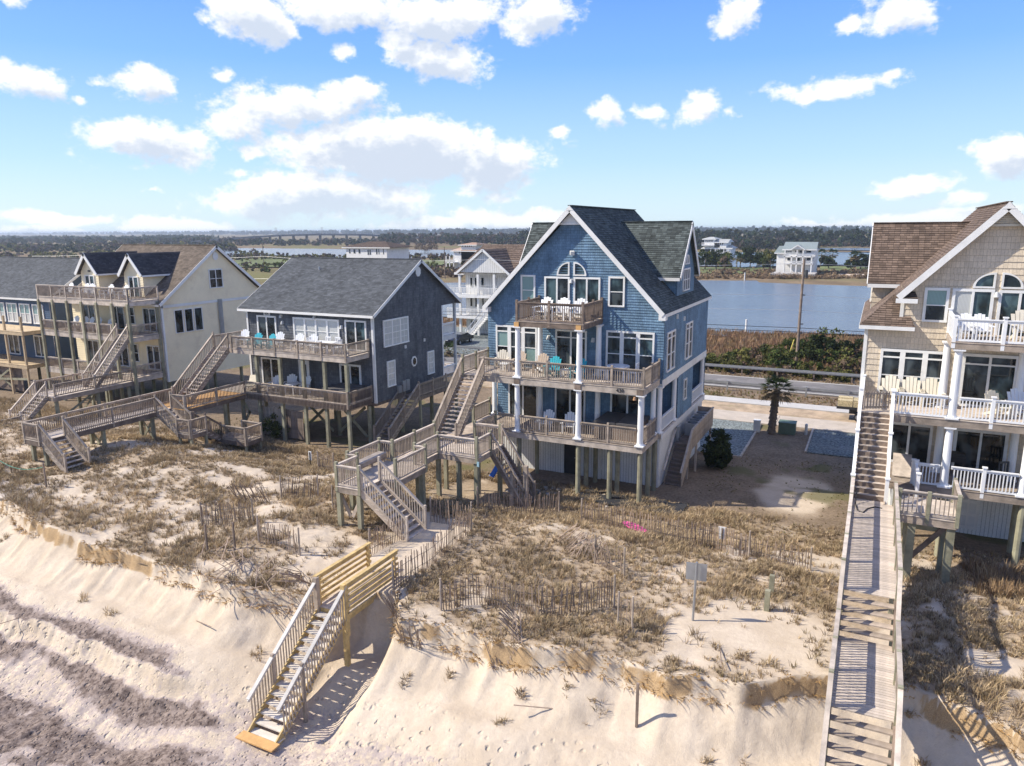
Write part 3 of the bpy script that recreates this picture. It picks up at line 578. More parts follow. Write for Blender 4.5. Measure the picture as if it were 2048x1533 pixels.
# ---------------------------------------------------------------- blue house
bh = thing('beach_house',(-5.16,8.5,0),'three storey blue shingled house with white columns and wooden decks, number 430','house')
x0,x1,yw,yb,xc = -10.45,.13,3.05,14.0,-5.16
wallp(bh,'y',yw,-1,[(x0,5.9),(x1,5.9),(x1,9.72),(xc,14.95),(x0,9.72)],.145,.028,BLUE)
wallp(bh,'y',yw+.02,-1,rect(-9.85,-.42,3.1,5.9),.145,.028,BLUE)
wallp(bh,'x',x1,1,rect(yw,yb,6.13,9.72),.145,.026,BLUEW); wallp(bh,'x',x0,-1,rect(yw,yb,5.9,9.72),.145,.026,BLUEW)
wallp(bh,'x',x1-.01,1,rect(6.55,10.35,3.1,5.9),.145,.026,BLUEW); wallp(bh,'x',-.95,1,rect(yw,yb,3.1,5.9),.145,.026,BLUEW); wallp(bh,'x',-9.85,-1,rect(yw,yb,3.1,5.9),.145,.026,BLUEW)
for y,s in ((6.55,-1),(10.35,1)): wallp(bh,'y',y,s,rect(-.95,x1-.02,3.1,5.9),.145,.026,BLUEW)
wallp(bh,'y',yb,1,[(x0,2.8),(x1,2.8),(x1,9.72),(xc,14.95),(x0,9.72)],.145,.026,BLUEW)
MB().box(x0+.05,x1-.03,yw+.04,yb-.04,5.72,5.89).build('floor_slab',OFFW,bh); MB().box(x0+.1,x1+.02,yw+.04,yb-.04,2.82,3.09).build('floor_slab',WOODL,bh)
MB().box(x1-.02,x1+.05,yw-.03,yb+.05,5.72,6.13).build('band_board',WHITE,bh); MB().box(x1+.022,x1+.06,yw-.03,yb+.05,2.75,3.05).build('band_board',WHITE,bh)
for (a,b,c_,d) in ((-9.95,.06,3.2,13.9),): 
    wallp(bh,'y',c_,-1,rect(a,-5.6,-.1,2.8),6,.0,WBOARD,'ground_floor_wall'); wallp(bh,'y',c_+.01,-1,rect(-4.83,b,-.1,2.8),6,.0,WBOARD,'ground_floor_wall')
    wallp(bh,'x',b,1,rect(c_,d,-.6,2.8),6,.0,WBOARD,'ground_floor_wall'); wallp(bh,'x',a,-1,rect(c_,d,-.6,2.8),6,.0,WBOARD,'ground_floor_wall')
dr = sub(MB().box(-5.6,-4.83,3.26,3.3,.02,2.2).build('door',mat('black_door_paint',(.03,.032,.038),.5),bh),bh); MB().box(-4.95,-4.9,3.2,3.26,1.0,1.06).build('handle',METAL,dr)
for a,b in ((-3.5,-3.3),(-.18,.04)): MB().box(a,b,3.1,3.19,-.1,2.8).build('pier',WHITE,bh)
gable_roof_y(bh,xc,5.42,2.62,14.35,9.72,15.33,ROOFB)
for s in (-1,1): MB().box(xc+s*5.42-.02-.33*(s>0),xc+s*5.42+.02+.33*(s<0),2.61,3.04,9.36,9.66).build('eave_return',WHITE,bh)
MB().prism([(xc-.62,2.9,14.42),(xc+.62,2.9,14.42),(xc,2.9,15.02)],(0,.08,0)).build('gable_vent',WHITE,bh)
MB().box(xc-.75,xc+.75,2.86,3.0,14.32,14.42).build('trim',WHITE,bh)
for s in (-1,1): dormer(bh,xc,s,4.9,7.0,11.25,10.2,11.62,14.5,BLUEW,ROOFB,.145,.014)
win(bh,'y',yw,-1,-8.27,-7.36,9.85,11.56,1,2,pm=[BLIND,BLIND]); win(bh,'y',yw,-1,-3.01,-2.08,9.95,11.58,1,2,pm=[GLASS,GLASSB])
for a,b,p in ((-6.79,-5.26,CURT),(-5.03,-3.47,GLASSB)): win(bh,'y',yw,-1,a,b,9.3,11.5,2,1,pm=[GLASSB,GLASS] if p is CURT else GLASSB,name='sliding_door',mul=.09)
arch(bh,'y',yw,-1,-6.04,-5.28,11.56,12.32,1); arch(bh,'y',yw,-1,-5.04,-4.28,11.57,12.32,-1)
win(bh,'y',yw,-1,-9.91,-7.25,6.43,8.61,3,2,.22,pm=[GLASS,BLIND,GLASS],mul=.22); win(bh,'y',yw,-1,-3.08,-.37,6.42,8.65,3,2,.22,pm=[GLASS,GLASSB],mul=.22)
win(bh,'y',yw,-1,-6.1,-4.21,6.17,8.55,2,1,.3,pm=GLASS,name='sliding_door')
for a,b in ((-9.13,-7.2),(-6.12,-4.25),(-2.77,-.8)): win(bh,'y',yw+.02,-1,a,b,3.15,5.2,2,1,pm=GLASS,name='sliding_door')
for a,b in ((3.56,5.28),(7.83,9.5)): win(bh,'x',x1,1,a,b,6.43,8.62,2,2,.22,mul=.22)
win(bh,'x',x1,1,7.87,8.56,3.98,5.26,1,2,fw=.09); win(bh,'x',-.95,1,11.4,12.6,4.0,5.3,1,2)
MB().beam((xc+.0,3.0,12.84),(xc+.16,2.72,12.78),.22,.2).build('floodlight',OFFW,bh)
for x,z in ((-6.53,8.05),(-3.84,8.06),(-5.15,11.28)): lamp(bh,x,yw,z)
for y,z in ((5.5,9.5),(7.2,9.2)): MB().box(x1,x1+.1,y,y+.12,z-.35,z-.1).build('vent_cap',WHITE,bh)
# decks
deck(bh,-9.55,0,0,3.0,6.2,WOODL,WOODL,bh=.32,faces='wesn'); deck(bh,-8.4,0,0,3.0,3.15,WOOD,WOODL,bh=.3); deck(bh,-7.15,-3.3,.0,3.0,9.3,WOOD,WOODD,bh=.26)
MB().box(0,.06,3.1,6.5,2.95,3.1).build('porch_sill',WOOD,bh)
for x in (-7.15,-3.56,-.18): column(bh,x,.17,3.15,5.85,.165)
for x in (-7.1,-3.55): column(bh,x,.17,6.2,9.0,.165)
for x in (-6.85,-3.35): column(bh,x,2.55,6.2,9.0,.165); column(bh,x,2.55,3.15,5.85,.165)
for y in (3.2,6.35,13.85): column(bh,-.03,y,3.1,5.72,.15)
column(bh,-.25,2.72,3.15,5.85,.15); column(bh,-10.2,3.3,3.1,5.72,.15); column(bh,-10.2,6.2,3.1,5.72,.15)
for y0_,y1_ in ((3.4,6.2),(10.5,13.7)): railing(bh,(.03,y0_,3.1),(.03,y1_,3.1),.85,9,VINYL,VINYL,VINYL,.12,post=(0,0))
railing(bh,(-9.5,.06,6.2),(-7.3,.06,6.2),post=(1,0),pw=.11); railing(bh,(-6.95,.06,6.2),(-3.72,.06,6.2),post=(0,0),psp=1.6,pw=.11); railing(bh,(-3.4,.06,6.2),(-.06,.06,6.2),post=(0,1),psp=1.7,pw=.11)
railing(bh,(-.06,.2,6.2),(-.06,2.95,6.2),post=(0,1),psp=1.4,pw=.11,bs=.1)
railing(bh,(-8.3,.06,3.15),(-7.33,.06,3.15),post=(0,0)); railing(bh,(-6.97,.06,3.15),(-3.75,.06,3.15),post=(0,0),psp=1.6); railing(bh,(-3.38,.06,3.15),(-.38,.06,3.15),post=(0,0),psp=1.5); railing(bh,(-.06,.35,3.15),(-.06,2.6,3.15),post=(0,0),psp=1.2,bs=.1)
railing(bh,(-7.1,.05,9.3),(-3.35,.05,9.3),1.0,1.87,WOODD,pw=.12); railing(bh,(-3.35,.2,9.3),(-3.35,2.95,9.3),1.0,1.4,WOODD,post=(0,1),bs=.1,pw=.11); railing(bh,(-7.1,.2,9.3),(-7.1,2.95,9.3),1.0,1.4,WOODD,post=(0,1),pw=.11)
for x in (-7.1,-3.56,-.2):
    MB().box(x-.17,x+.17,-.035,.0,5.86,6.14).build('beam_end',WOODD,bh)
for x in (-7.1,-3.55): MB().box(x-.14,x+.14,-.035,-.002,9.0,9.24).build('beam_end',WOODO,bh)
piles(bh,[(-7.05,.18),(-3.55,.18),(-1.78,.18),(-.15,.18),(-3.6,1.55),(-1.8,1.55),(-.1,1.6),(-7.0,2.45),(-3.4,2.5),(-.05,2.6)],2.84,.135)
for x,y in ((-7.9,2.6),(-5.6,1.0),(-2.9,1.0),(-.45,-.1),): MB().cyl((x,y,5.78),(x,y,5.62),.05,.09,10).build('deck_lamp',BRASS,bh)
def letters(par, txt, loc, size, m_, rot=(math.pi/2,0,0), name='house_number', center=True):
    cu = bpy.data.curves.new(name,'FONT'); cu.body = txt; cu.size = size; cu.extrude = .012; cu.align_x = 'CENTER' if center else 'LEFT'; cu.resolution_u = 2
    o = bpy.data.objects.new(name,cu); C.objects.link(o); dg = bpy.context.evaluated_depsgraph_get(); me = bpy.data.meshes.new_from_object(o.evaluated_get(dg)); bpy.data.objects.remove(o)
    me.materials.clear(); me.materials.append(m_); o = put(name, me, par, loc, rot); return o
letters(bh,'430',(-1.25,-.012,5.93),.28,BLACK)
# right-hand service stair with air conditioners
deck(bh,.2,1.15,6.1,12.0,1.8,WOODD,WOODD,bh=.28)
stairs(bh,(.67,6.1,1.8),(.67,3.6,-.12),.95,'y',11,WOODD,WOODD,rails=(0,0),solid=True)
for k in range(40): put('screen_board',boxmesh(.03,.142,1.2,WOOD,'screen_board'),bh,(1.19,6.17+k*.146,1.52))
for k in range(16): y = 6.0-k*.146; put('screen_board',boxmesh(.03,.142,1.0,WOOD,'screen_board'),bh,(1.19,y,1.52-(6.1-y)*.768))
MB().box(.2,1.2,12.0,12.04,1.5,2.72).build('screen_wall',WOOD,bh)
board(bh,(1.19,6.1,2.74),(1.19,12.04,2.74),.12,.045,WOODL,'handrail'); board(bh,(1.19,6.1,2.74),(1.19,3.6,.86),.12,.045,WOODL,'handrail'); board(bh,(.22,6.1,2.65),(.22,3.7,.85),.1,.05,WOODL,'handrail')
for x,y in ((1.1,7.7),(1.1,5.5),(1.1,11.8)): MB().box(x-.06,x+.06,y-.06,y+.06,-.8,1.5 if y>6 else 1.0).build('post',WOODL,bh)
MB().box(.13,.33,6.5,6.9,2.0,2.7).build('meter_box',METAL,bh); MB().cyl((.25,6.6,.0),(.25,6.6,2.0),.035,.035,8).build('conduit',METAL,bh)
for k,y in enumerate((8.4,9.7,11.0)):
    t = thing('air_conditioner',(.68,y,1.8),('nearest','middle','farthest')[k]+' of three grey air conditioners on the blue house side platform','air conditioner','air conditioners beside the blue house')
    MB().box(.3,1.06,y-.4,y+.4,1.8,2.55).build('case',METAL,t); MB().cyl((.68,y,2.55),(.68,y,2.6),.33,.3,18).build('fan_grille',DMET,t)

# ---------------------------------------------------------------- beige house
eh = thing('beach_house',(14.7,8,0),'beige shingled house with brown roof, arched windows and white railings at the right edge','house')
xc,yw,yb = 14.7,2.65,13.6; x0,x1 = 9.72,19.7
CH = .27
def course_wall(par, pos, poly):              # each course of shingles is its own strip
    zs = [p[1] for p in poly]; z0_,z1_ = min(zs),max(zs); wl = sub(MB().poly([(a,pos+.012,z) for a,z in poly]).build('wall',BEIG,par),par)
    full = MB().siding('y',pos,-1,poly,CH,.022)
    rows = {}
    for f,u in zip(full.f,full.uv):
        k = int((min(p[1] for p in u)+1e-4)/CH); rows.setdefault(k,[]).append((f,u))
    for k,L in rows.items():
        m = MB()
        for f,u in L: m.add([full.v[i] for i in f],[tuple(range(len(f)))],[u])
        m.build('shingle_course',BEIG,wl)
course_wall(eh,yw,rect(x0,x1,5.9,9.62)); course_wall(eh,yw,[(11.1,9.62),(18.3,9.62),(18.3,11.25),(xc,14.75),(11.1,11.25)]); course_wall(eh,yw+.03,rect(10.4,19.0,3.1,5.9))
wallp(eh,'x',x0,-1,rect(yw,yb,5.9,9.62),CH,.02,BEIG); wallp(eh,'x',11.1,-1,[(yw,9.62),(4.3,9.62),(4.3,11.4),(yw,11.3)],CH,.02,BEIG); wallp(eh,'x',10.4,-1,rect(yw,yb,3.1,5.9),CH,.02,BEIG)
wallp(eh,'y',yb,1,[(x0,3.1),(x1,3.1),(x1,9.62),(xc,14.75),(x0,9.62)],CH,.02,BEIG)
MB().box(x0+.05,x1,yw+.05,yb-.05,5.7,5.89).build('floor_slab',OFFW,eh); MB().box(x0+.1,x1,yw+.05,yb-.05,2.8,3.09).build('floor_slab',WOOD,eh)
for a,b,z0_,z1_ in ((x0-.03,x0+.12,5.9,9.5),(11.07,11.22,9.62,11.2)): MB().box(a,b,yw-.045,yw-.022,z0_,z1_).build('corner_board',WHITE,eh)
wallp(eh,'y',yw+.5,-1,rect(11.5,19.4,-.1,2.8),6,0,WBOARD,'ground_floor_wall'); wallp(eh,'x',11.5,-1,rect(yw+.5,yb,-.6,2.8),6,0,WBOARD,'ground_floor_wall')
d_ = sub(MB().box(14.25,15.15,yw+.42,yw+.47,.25,2.3).build('door',WHITE,eh),eh); MB().cyl((14.36,yw+.36,1.2),(14.36,yw+.42,1.2),.05,.05,8).build('handle',BLACK,d_)
for i in range(2):
    for j in range(3): MB().box(14.38+i*.36,14.66+i*.36,yw+.405,yw+.419,.4+j*.63,.9+j*.63).build('door_panel',OFFW,d_)
# roof: wide hipped skirt below, front gable above
k_ = 1.045; gy0 = 2.2
for s in (-1,1):
    xe = xc+s*5.22; zr = 15.08; xm = xc+s*3.85; zm = 15.08-3.85*k_
    slope(eh,(xm,gy0,zm),(xm,yb+.3,zm),(xc,gy0,zr),(xc,yb+.3,zr),ROOFBR); slope(eh,(xe,gy0,9.66),(xe,yb+.3,9.66),(xm,gy0+1.4,zm),(xm,yb+.3,zm),ROOFBR)
    slope(eh,(xe,gy0,9.655),(xc+s*2.98,gy0,9.655),(xm,gy0+1.38,zm-.02),(xc+s*3.62,gy0+1.38,zm-.02),ROOFBR)
    n = Vector((s*k_,0,1)).normalized(); board(eh,Vector((xm,gy0-.03,zm))-n*.13,Vector((xc,gy0-.03,zr))-n*.13,.05,.27,name='rake_board',up=n)
    board(eh,(xe,gy0-.02,9.58),(xc+s*2.98,gy0-.02,9.58),.03,.17,name='fascia'); board(eh,(xe+s*.02,gy0,9.58),(xe+s*.02,yb+.3,9.58),.03,.17,name='fascia')
    slope(eh,(xm,gy0-.02,zm-.1),(xc+s*2.98,gy0-.02,zm-.1),(xm-s*.25,gy0+.45,zm+.18),(xc+s*3.1,gy0+.45,zm+.18),ROOFBR,.1); board(eh,(xm,gy0-.05,zm-.22),(xc+s*2.98,gy0-.05,zm-.22),.04,.2,name='eave_return')
    dormer(eh,xc,s,4.85,6.55,10.8,10.0,11.55,14.3,BEIG,ROOFBR,CH,.02)
MB().box(xc-.12,xc+.12,gy0+.02,yb+.3,15.06,15.11).build('ridge_cap',ROOFBR,eh); MB().prism([(xc-.24,gy0-.065,14.8),(xc+.24,gy0-.065,14.8),(xc,gy0-.065,15.09)],(0,.05,0)).build('rake_peak',WHITE,eh)
MB().prism([(xc-.55,2.5,14.2),(xc+.55,2.5,14.2),(xc,2.5,14.76)],(0,.1,0)).build('gable_vent',BEIG,eh)
for k in range(6): MB().box(xc-.42+k*.07,xc+.42-k*.07,2.46,2.5,14.24+k*.075,14.28+k*.075).build('vent_slat',CREAM,eh)
MB().box(xc-.7,xc+.7,2.44,2.6,14.08,14.19).build('trim',CREAM,eh)
win(eh,'y',yw,-1,11.97,12.95,9.9,11.43,1,2,pm=[GLASS,BLIND],fw=.12); win(eh,'y',yw,-1,13.05,14.62,9.3,11.42,2,1,pm=[CURT,GLASSB],name='sliding_door',fw=.12); win(eh,'y',yw,-1,14.78,16.35,9.3,11.4,2,1,pm=GLASSB,name='sliding_door',fw=.12); win(eh,'y',yw,-1,16.5,17.4,9.9,11.4,1,2)
arch(eh,'y',yw,-1,13.78,14.61,11.46,12.14,1); arch(eh,'y',yw,-1,14.82,15.64,11.46,12.15,-1)
win(eh,'y',yw,-1,10.44,13.2,6.45,8.58,3,2,.22,pm=[GLASSB,GLASS],mul=.22,fw=.12); win(eh,'y',yw,-1,13.72,15.85,6.18,8.58,2,1,.3,pm=[GLASS,GLASSB],name='sliding_door',fw=.13); win(eh,'y',yw,-1,16.4,19.2,6.45,8.58,3,2,.22,mul=.22)
win(eh,'y',yw+.03,-1,11.0,12.91,3.2,5.15,2,1,name='sliding_door',fw=.12); win(eh,'y',yw+.03,-1,13.76,15.84,3.2,5.14,2,1,name='sliding_door',fw=.13); win(eh,'y',yw+.03,-1,16.8,18.7,3.2,5.14,2,1,name='sliding_door',fw=.12)
for x,z in ((14.7,11.2),(16.15,8.1)): lamp(eh,x,yw,z)
DY = -.45
deck(eh,9.75,19.6,DY,yw-.03,6.2,WOODL,WOOD,bh=.3); deck(eh,11.2,19.6,DY,yw-.03,3.2,WOOD,WOOD,bh=.3); deck(eh,13.0,16.5,DY,yw-.03,9.45,WOOD,WOOD,bh=.25)
for x in (13.3,16.1): column(eh,x,DY+.2,6.2,9.15,.17); column(eh,x,DY+.2,3.2,5.85,.17); column(eh,x-.15,1.9,3.2,5.85,.17); column(eh,x-.25,1.9,6.2,9.15,.17)
V = dict(rm=VINYL,bm_=VINYL,pm=VINYL,cap=True,pw=.13,bw=.042,bs=.125,ph=.1)
railing(eh,(11.06,DY+.06,6.2),(13.1,DY+.06,6.2),post=(1,0),psp=3,**V); railing(eh,(13.5,DY+.06,6.2),(15.9,DY+.06,6.2),post=(0,0),psp=1.4,**V); railing(eh,(16.3,DY+.06,6.2),(19.5,DY+.06,6.2),post=(0,1),psp=1.7,**V)
railing(eh,(12.1,DY+.06,3.2),(13.1,DY+.06,3.2),post=(1,0),psp=3,**V); railing(eh,(13.5,DY+.06,3.2),(15.9,DY+.06,3.2),post=(0,0),psp=1.4,**V); railing(eh,(16.3,DY+.06,3.2),(19.5,DY+.06,3.2),post=(0,1),psp=1.7,**V)
railing(eh,(13.05,DY+.06,9.45),(16.45,DY+.06,9.45),psp=1.85,**V); railing(eh,(13.05,DY+.3,9.45),(13.05,yw-.1,9.45),psp=2.4,post=(0,1),**V)
railing(eh,(9.85,yw-.1,6.2),(9.85,DY+.3,6.2),post=(1,0),psp=2,**V)
piles(eh,[(13.4,DY+.2),(16.2,DY+.2),(13.5,1.6),(16.3,1.6),(12.0,1.6),(18.9,DY+.2)],2.88,.15)
gt = sub(MB().beam((9.95,-.2,6.95),(10.95,.25,6.95),.04,.07).beam((9.95,-.2,6.35),(10.95,.25,6.35),.04,.07).build('gate',WOOD,eh),eh)
for k in range(9): put('slat',boxmesh(.05,.03,.78,WOOD,'slat'),gt,(9.98+k*.118,-.2+k*.053,6.28),(0,0,.42))
# bay between: tan plywood panel beside the stair
MB().prism([(11.35,.2,3.25),(12.1,.2,3.25),(12.1,1.4,3.95),(11.35,1.4,3.95)],(0,0,.04)).build('storage_lid',WOODL,eh)
# ---------------------------------------------------------------- grey house
def gable_roof_x(par, x0, x1, y0, ze0, yr, zr, y1, ze1, rm, fas=.2):
    slope(par,(x0,y0,ze0),(x1,y0,ze0),(x0,yr,zr),(x1,yr,zr),rm); slope(par,(x0,y1,ze1),(x1,y1,ze1),(x0,yr,zr),(x1,yr,zr),rm)
    for x in (x0-.022,x1+.022):
        for ya,za,s in ((y0,ze0,-1),(y1,ze1,1)):
            n = Vector((0,s*(zr-za),abs(yr-ya))).normalized(); board(par,Vector((x,ya,za))-n*fas*.5,Vector((x,yr,zr))-n*fas*.5,.04,fas,name='rake_board',up=n)
    board(par,(x0,y0-.012,ze0-.1),(x1,y0-.012,ze0-.1),.03,.17,name='fascia'); board(par,(x0,y1+.012,ze1-.1),(x1,y1+.012,ze1-.1),.03,.17,name='fascia')
    MB().box(x0,x1,yr-.11,yr+.11,zr-.01,zr+.03).build('ridge_cap',rm,par)
gh = thing('beach_house',(-25,8,0),'slate grey shingled house with grey gable roof and two weathered decks, number 424','house')
x0,x1,yw,yb = -30.6,-19.45,3.8,12.45
wallp(gh,'y',yw,-1,rect(x0,x1,2.75,8.6),.18,.016,GREY)
wallp(gh,'x',x1,1,[(yw,2.72),(yb,2.72),(yb,8.5),(14.55,8.5),(14.55,8.62),(9.3,11.85),(yw,8.55)],.18,.016,GREY); wallp(gh,'x',x0,-1,[(yw,2.72),(yb,2.72),(yb,9.9),(9.3,11.85),(yw,8.55)],.18,.016,GREY); wallp(gh,'y',yb,1,rect(x0,x1,2.72,9.8),.18,.016,GREY)
MB().box(x0,x1-.05,yw+.05,yb,2.5,2.74).build('floor_slab',WOODD,gh)
for a in ((x1-.12,x1+.03,yw-.05,yw-.02),(x0-.03,x0+.12,yw-.05,yw-.02),(x1+.02,x1+.05,yw-.05,yw+.1),(x1+.02,x1+.05,yb-.12,yb+.02)): MB().box(*a,2.72,8.5).build('corner_board',WHITE,gh)
gable_roof_x(gh,-31.1,-19.12,3.42,8.68,9.3,12.08,14.9,8.62,ROOFG)
for y,r,z in ((9.3,.32,11.2),(8.43,.34,4.85)):
    n=8; m = MB(); P=[(y+r*math.cos(math.pi/n+2*math.pi*k/n),z+r*1.15*math.sin(math.pi/n+2*math.pi*k/n)) for k in range(n)]
    f = sub(m.prism([(x1,a,b) for a,b in P],(.06,0,0)).build('octagon_window' if z<6 else 'gable_vent',WHITE,gh),gh)
    if z<6: MB().prism([(x1+.055,y+(a-y)*.68,z+(b-z)*.68) for a,b in P],(.012,0,0)).build('pane',GLASS,f)
win(gh,'y',yw,-1,-29.6,-27.8,6.2,8.23,2,1,name='sliding_door',fw=.12); win(gh,'y',yw,-1,-26.23,-22.2,6.45,8.24,4,2,pm=CURT,mul=.14,fw=.12); win(gh,'y',yw,-1,-21.72,-19.95,6.2,8.26,2,1,pm=[GLASS,GLASSB],name='sliding_door',fw=.12)
win(gh,'y',yw,-1,-29.5,-27.6,3.1,5.2,2,1,name='sliding_door',fw=.12); win(gh,'y',yw,-1,-22.36,-20.56,3.1,5.26,2,1,name='sliding_door',fw=.14)
d_ = sub(MB().box(-26.0,-25.05,yw-.06,yw,3.1,5.25).build('door',WHITE,gh),gh); MB().box(-25.75,-25.3,yw-.075,yw-.058,4.1,4.95).build('pane',GLASS,d_)
win(gh,'x',x1,1,4.86,7.83,6.35,8.19,3,2,pm=CURT,mul=.12,grid=True); win(gh,'x',x1,1,5.12,6.06,3.56,5.36,1,2,pm=CURT,grid=True); win(gh,'x',x1,1,10.15,11.07,3.54,5.28,1,2,pm=CURT,grid=True)
for y,z in ((7.3,5.95),(9.75,6.1)): MB().box(x1,x1+.1,y,y+.14,z,z+.22).build('vent_cap',WHITE,gh)
for y,h_ in ((6.2,.5),(6.75,.75),(7.2,.75)): MB().box(x1+.01,x1+.18,y,y+.38,2.95,2.95+h_).build('meter_box',METAL,gh)
for x,z in ((-27.3,8.25),(-24.3,8.3),(-22.0,7.75),(-27.2,7.8)): lamp(gh,x,yw,z)
MB().cyl((-27.2,7.9,11.2),(-27.2,7.9,11.5),.06,.06,8).build('roof_vent_pipe',METAL,gh)
MB().box(-28.95,-28.35,yw-.04,yw-.02,8.24,8.5).build('number_plate',WHITE,gh); letters(gh,'424',(-28.65,yw-.045,8.28),.24,BLACK)
deck(gh,-31.05,-19.75,1.3,3.75,6.18,WOODL,WOODL,bh=.3,faces='wes'); deck(gh,-31.2,-19.75,1.3,3.75,3.08,WOODL,WOODD,bh=.3,faces='wes')
railing(gh,(-29.7,1.32,6.18),(-19.8,1.32,6.18),.85,2.0,WOOD,bs=.115,ph=.06,pw=.12); railing(gh,(-19.8,1.5,6.18),(-19.8,3.7,6.18),.85,1.5,WOOD,post=(0,1),ph=.06)
railing(gh,(-28.75,1.27,3.08),(-19.8,1.27,3.08),.85,20,WOOD,WOODD,bs=.115,skirt=.5,post=(0,1),ph=.06); railing(gh,(-19.72,1.4,3.08),(-19.72,3.7,3.08),.85,20,WOOD,WOODD,bs=.115,skirt=.5,post=(0,1),ph=.06)
railing(gh,(-31.0,1.0,6.18),(-31.0,3.7,6.18),.85,2.0,WOOD,ph=.06)
for x in (-27.6,-25.5,-23.5,-21.7,-19.9): MB().box(x-.1,x+.1,1.36,1.56,gz(x,1.4)-.3,5.9).build('deck_post',WOODG,gh)
piles(gh,[(-30.8,1.45),(-29.2,1.45),(-19.9,3.6),(-23.0,4.2),(-26.0,4.2),(-20.0,7.5),(-23,8),(-26.5,8),(-29.8,4.2),(-20,11.5),(-23,11.5)],2.55,.15)
for a,b in (((-22.9,4.1,.3),(-20.3,3.7,2.4)),((-22.9,4.0,2.4),(-20.3,3.8,.3)),((-26,4.1,.3),(-23.4,3.9,2.4)),((-26,4.0,2.4),(-23.4,4.0,.3)),((-29.4,1.5,.6),(-28.6,1.5,1.8)),((-29.4,1.5,2.7),(-28.6,1.5,1.6))): board(gh,a,b,.05,.2,WOODG,'brace')
pf = thing('privacy_fence',(-26,1.75,.2),'dark weathered board fence enclosing the space under the grey house deck','fence')
for k in range(26):
    x = -28.0+k*.155; put('board',boxmesh(.145,.025,2.0+random.uniform(-.05,.05),WOODD if k>13 else WOOD,'board'),pf,(x,1.75+random.uniform(-.01,.01),.15),(0,random.uniform(-.01,.01),0))
# side stair of the grey house
deck(gh,-19.35,-18.1,7.0,12.4,2.65,WOODD,WOODD,bh=.25,faces='wesn'); railing(gh,(-18.12,7.0,2.65),(-18.12,12.4,2.65),.9,1.8,WOOD)
stairs(gh,(-18.75,7.0,2.65),(-18.75,3.3,.25),1.2,'y',13,WOODD,WOOD,rm=WOOD); piles(gh,[(-18.2,7.2),(-18.2,12.2),(-19.2,12.2)],2.4,.08,WOODG,True)
# rear porch
MB().box(x0,x1-.04,yb+.02,14.55,5.75,6.1).build('porch_slab',OFFW,gh)
for z in (2.75,6.1): railing(gh,(x1-.1,yb+.1,z),(x1-.1,14.5,z),.95,5,VINYL,VINYL,VINYL,.12,post=(0,0))
for y in (14.45,): MB().box(x1-.2,x1-.02,y-.1,y+.1,-.4,8.5).build('porch_post',OFFW,gh)
# grey house boardwalk
gb = thing('boardwalk',(-30.5,-6,1.5),'long weathered boardwalk on piles in front of the grey house','boardwalk')
deck(gb,-31.25,-28.6,-3.85,1.28,3.05,WOODO,WOODD,bh=.28); deck(gb,-31.25,-29.85,-12.25,-3.88,3.05,WOODL,WOODD,bh=.28)
RB = dict(rm=WOOD,bm_=WOODD,bs=.12,skirt=.42,h=.9,ph=.04,psp=2.6)
railing(gb,(-31.22,-12.2,3.05),(-31.22,-2.6,3.05),**RB); railing(gb,(-29.88,-10.8,3.05),(-29.88,-4.95,3.05),**RB); railing(gb,(-31.2,-12.22,3.05),(-29.9,-12.22,3.05),**RB)
railing(gb,(-29.85,-3.82,3.05),(-28.65,-3.82,3.05),**RB); railing(gb,(-28.62,-3.8,3.05),(-28.62,1.2,3.05),**RB)
stairs(gb,(-29.85,-11.5,3.05),(-27.95,-11.5,1.5),1.35,'x',8,WOODL,WOOD,rm=WOOD,psp=9,bs=.12); stairs(gb,(-29.85,-4.4,3.05),(-28.1,-4.4,1.9),1.1,'x',6,WOODL,WOOD,rm=WOOD,psp=9,bs=.12)
deck(gb,-28.1,-26.9,-5.0,-3.75,1.9,WOODL,WOODD,bh=.25); railing(gb,(-28.05,-5.0,1.9),(-26.95,-5.0,1.9),**RB); railing(gb,(-26.92,-4.95,1.9),(-26.92,-3.8,1.9),**RB)
stairs(gb,(-27.5,-3.75,1.9),(-27.5,-2.6,1.05),1.0,'y',4,WOODL,WOODD,rm=WOODD,psp=9)
deck(gb,-27.6,-24.9,-2.6,-1.2,1.05,WOODL,WOODD,bh=.25); railing(gb,(-27.0,-2.6,1.05),(-24.9,-2.6,1.05),**RB); railing(gb,(-24.9,-2.55,1.05),(-24.9,-1.25,1.05),**RB); railing(gb,(-26.6,-1.2,1.05),(-24.95,-1.2,1.05),**RB)
stairs(gb,(-30.35,1.0,6.18),(-30.35,-2.7,3.05),1.35,'y',16,WOODL,WOOD,rm=WOOD,psp=9,bs=.14)
piles(gb,[(-31.1,y) for y in (-11.9,-8.5,-5.2,-2.5)]+[(-30,y) for y in (-11.9,-8.5,-5.2)]+[(-28.7,-3.6),(-28.7,-.6),(-28,-4.9),(-27,-4.9),(-27,-3.8),(-25,-2.5),(-25,-1.3),(-27.4,-1.4)],2.78 if False else 1.0,.1)
for x,y in [(-31.1,-11.9),(-31.1,-8.5),(-31.1,-5.2),(-31.1,-2.5),(-30,-11.9),(-30,-8.5),(-30,-5.2),(-28.7,-3.6),(-28.7,-.6)]: MB().box(x-.09,x+.09,y-.09,y+.09,.5,2.75).build('pile',WOODG,gb)
for x,y in [(-28,-4.9),(-27,-4.9),(-27,-3.8)]: MB().box(x-.07,x+.07,y-.07,y+.07,.5,1.65).build('pile',WOODG,gb)
for y in (-8.5,-5.2): board(gb,(-31.1,y,1.2),(-30,y,2.5),.05,.15,WOODG,'brace'); board(gb,(-30,y+.06,1.2),(-31.1,y+.06,2.5),.05,.15,WOODG,'brace')

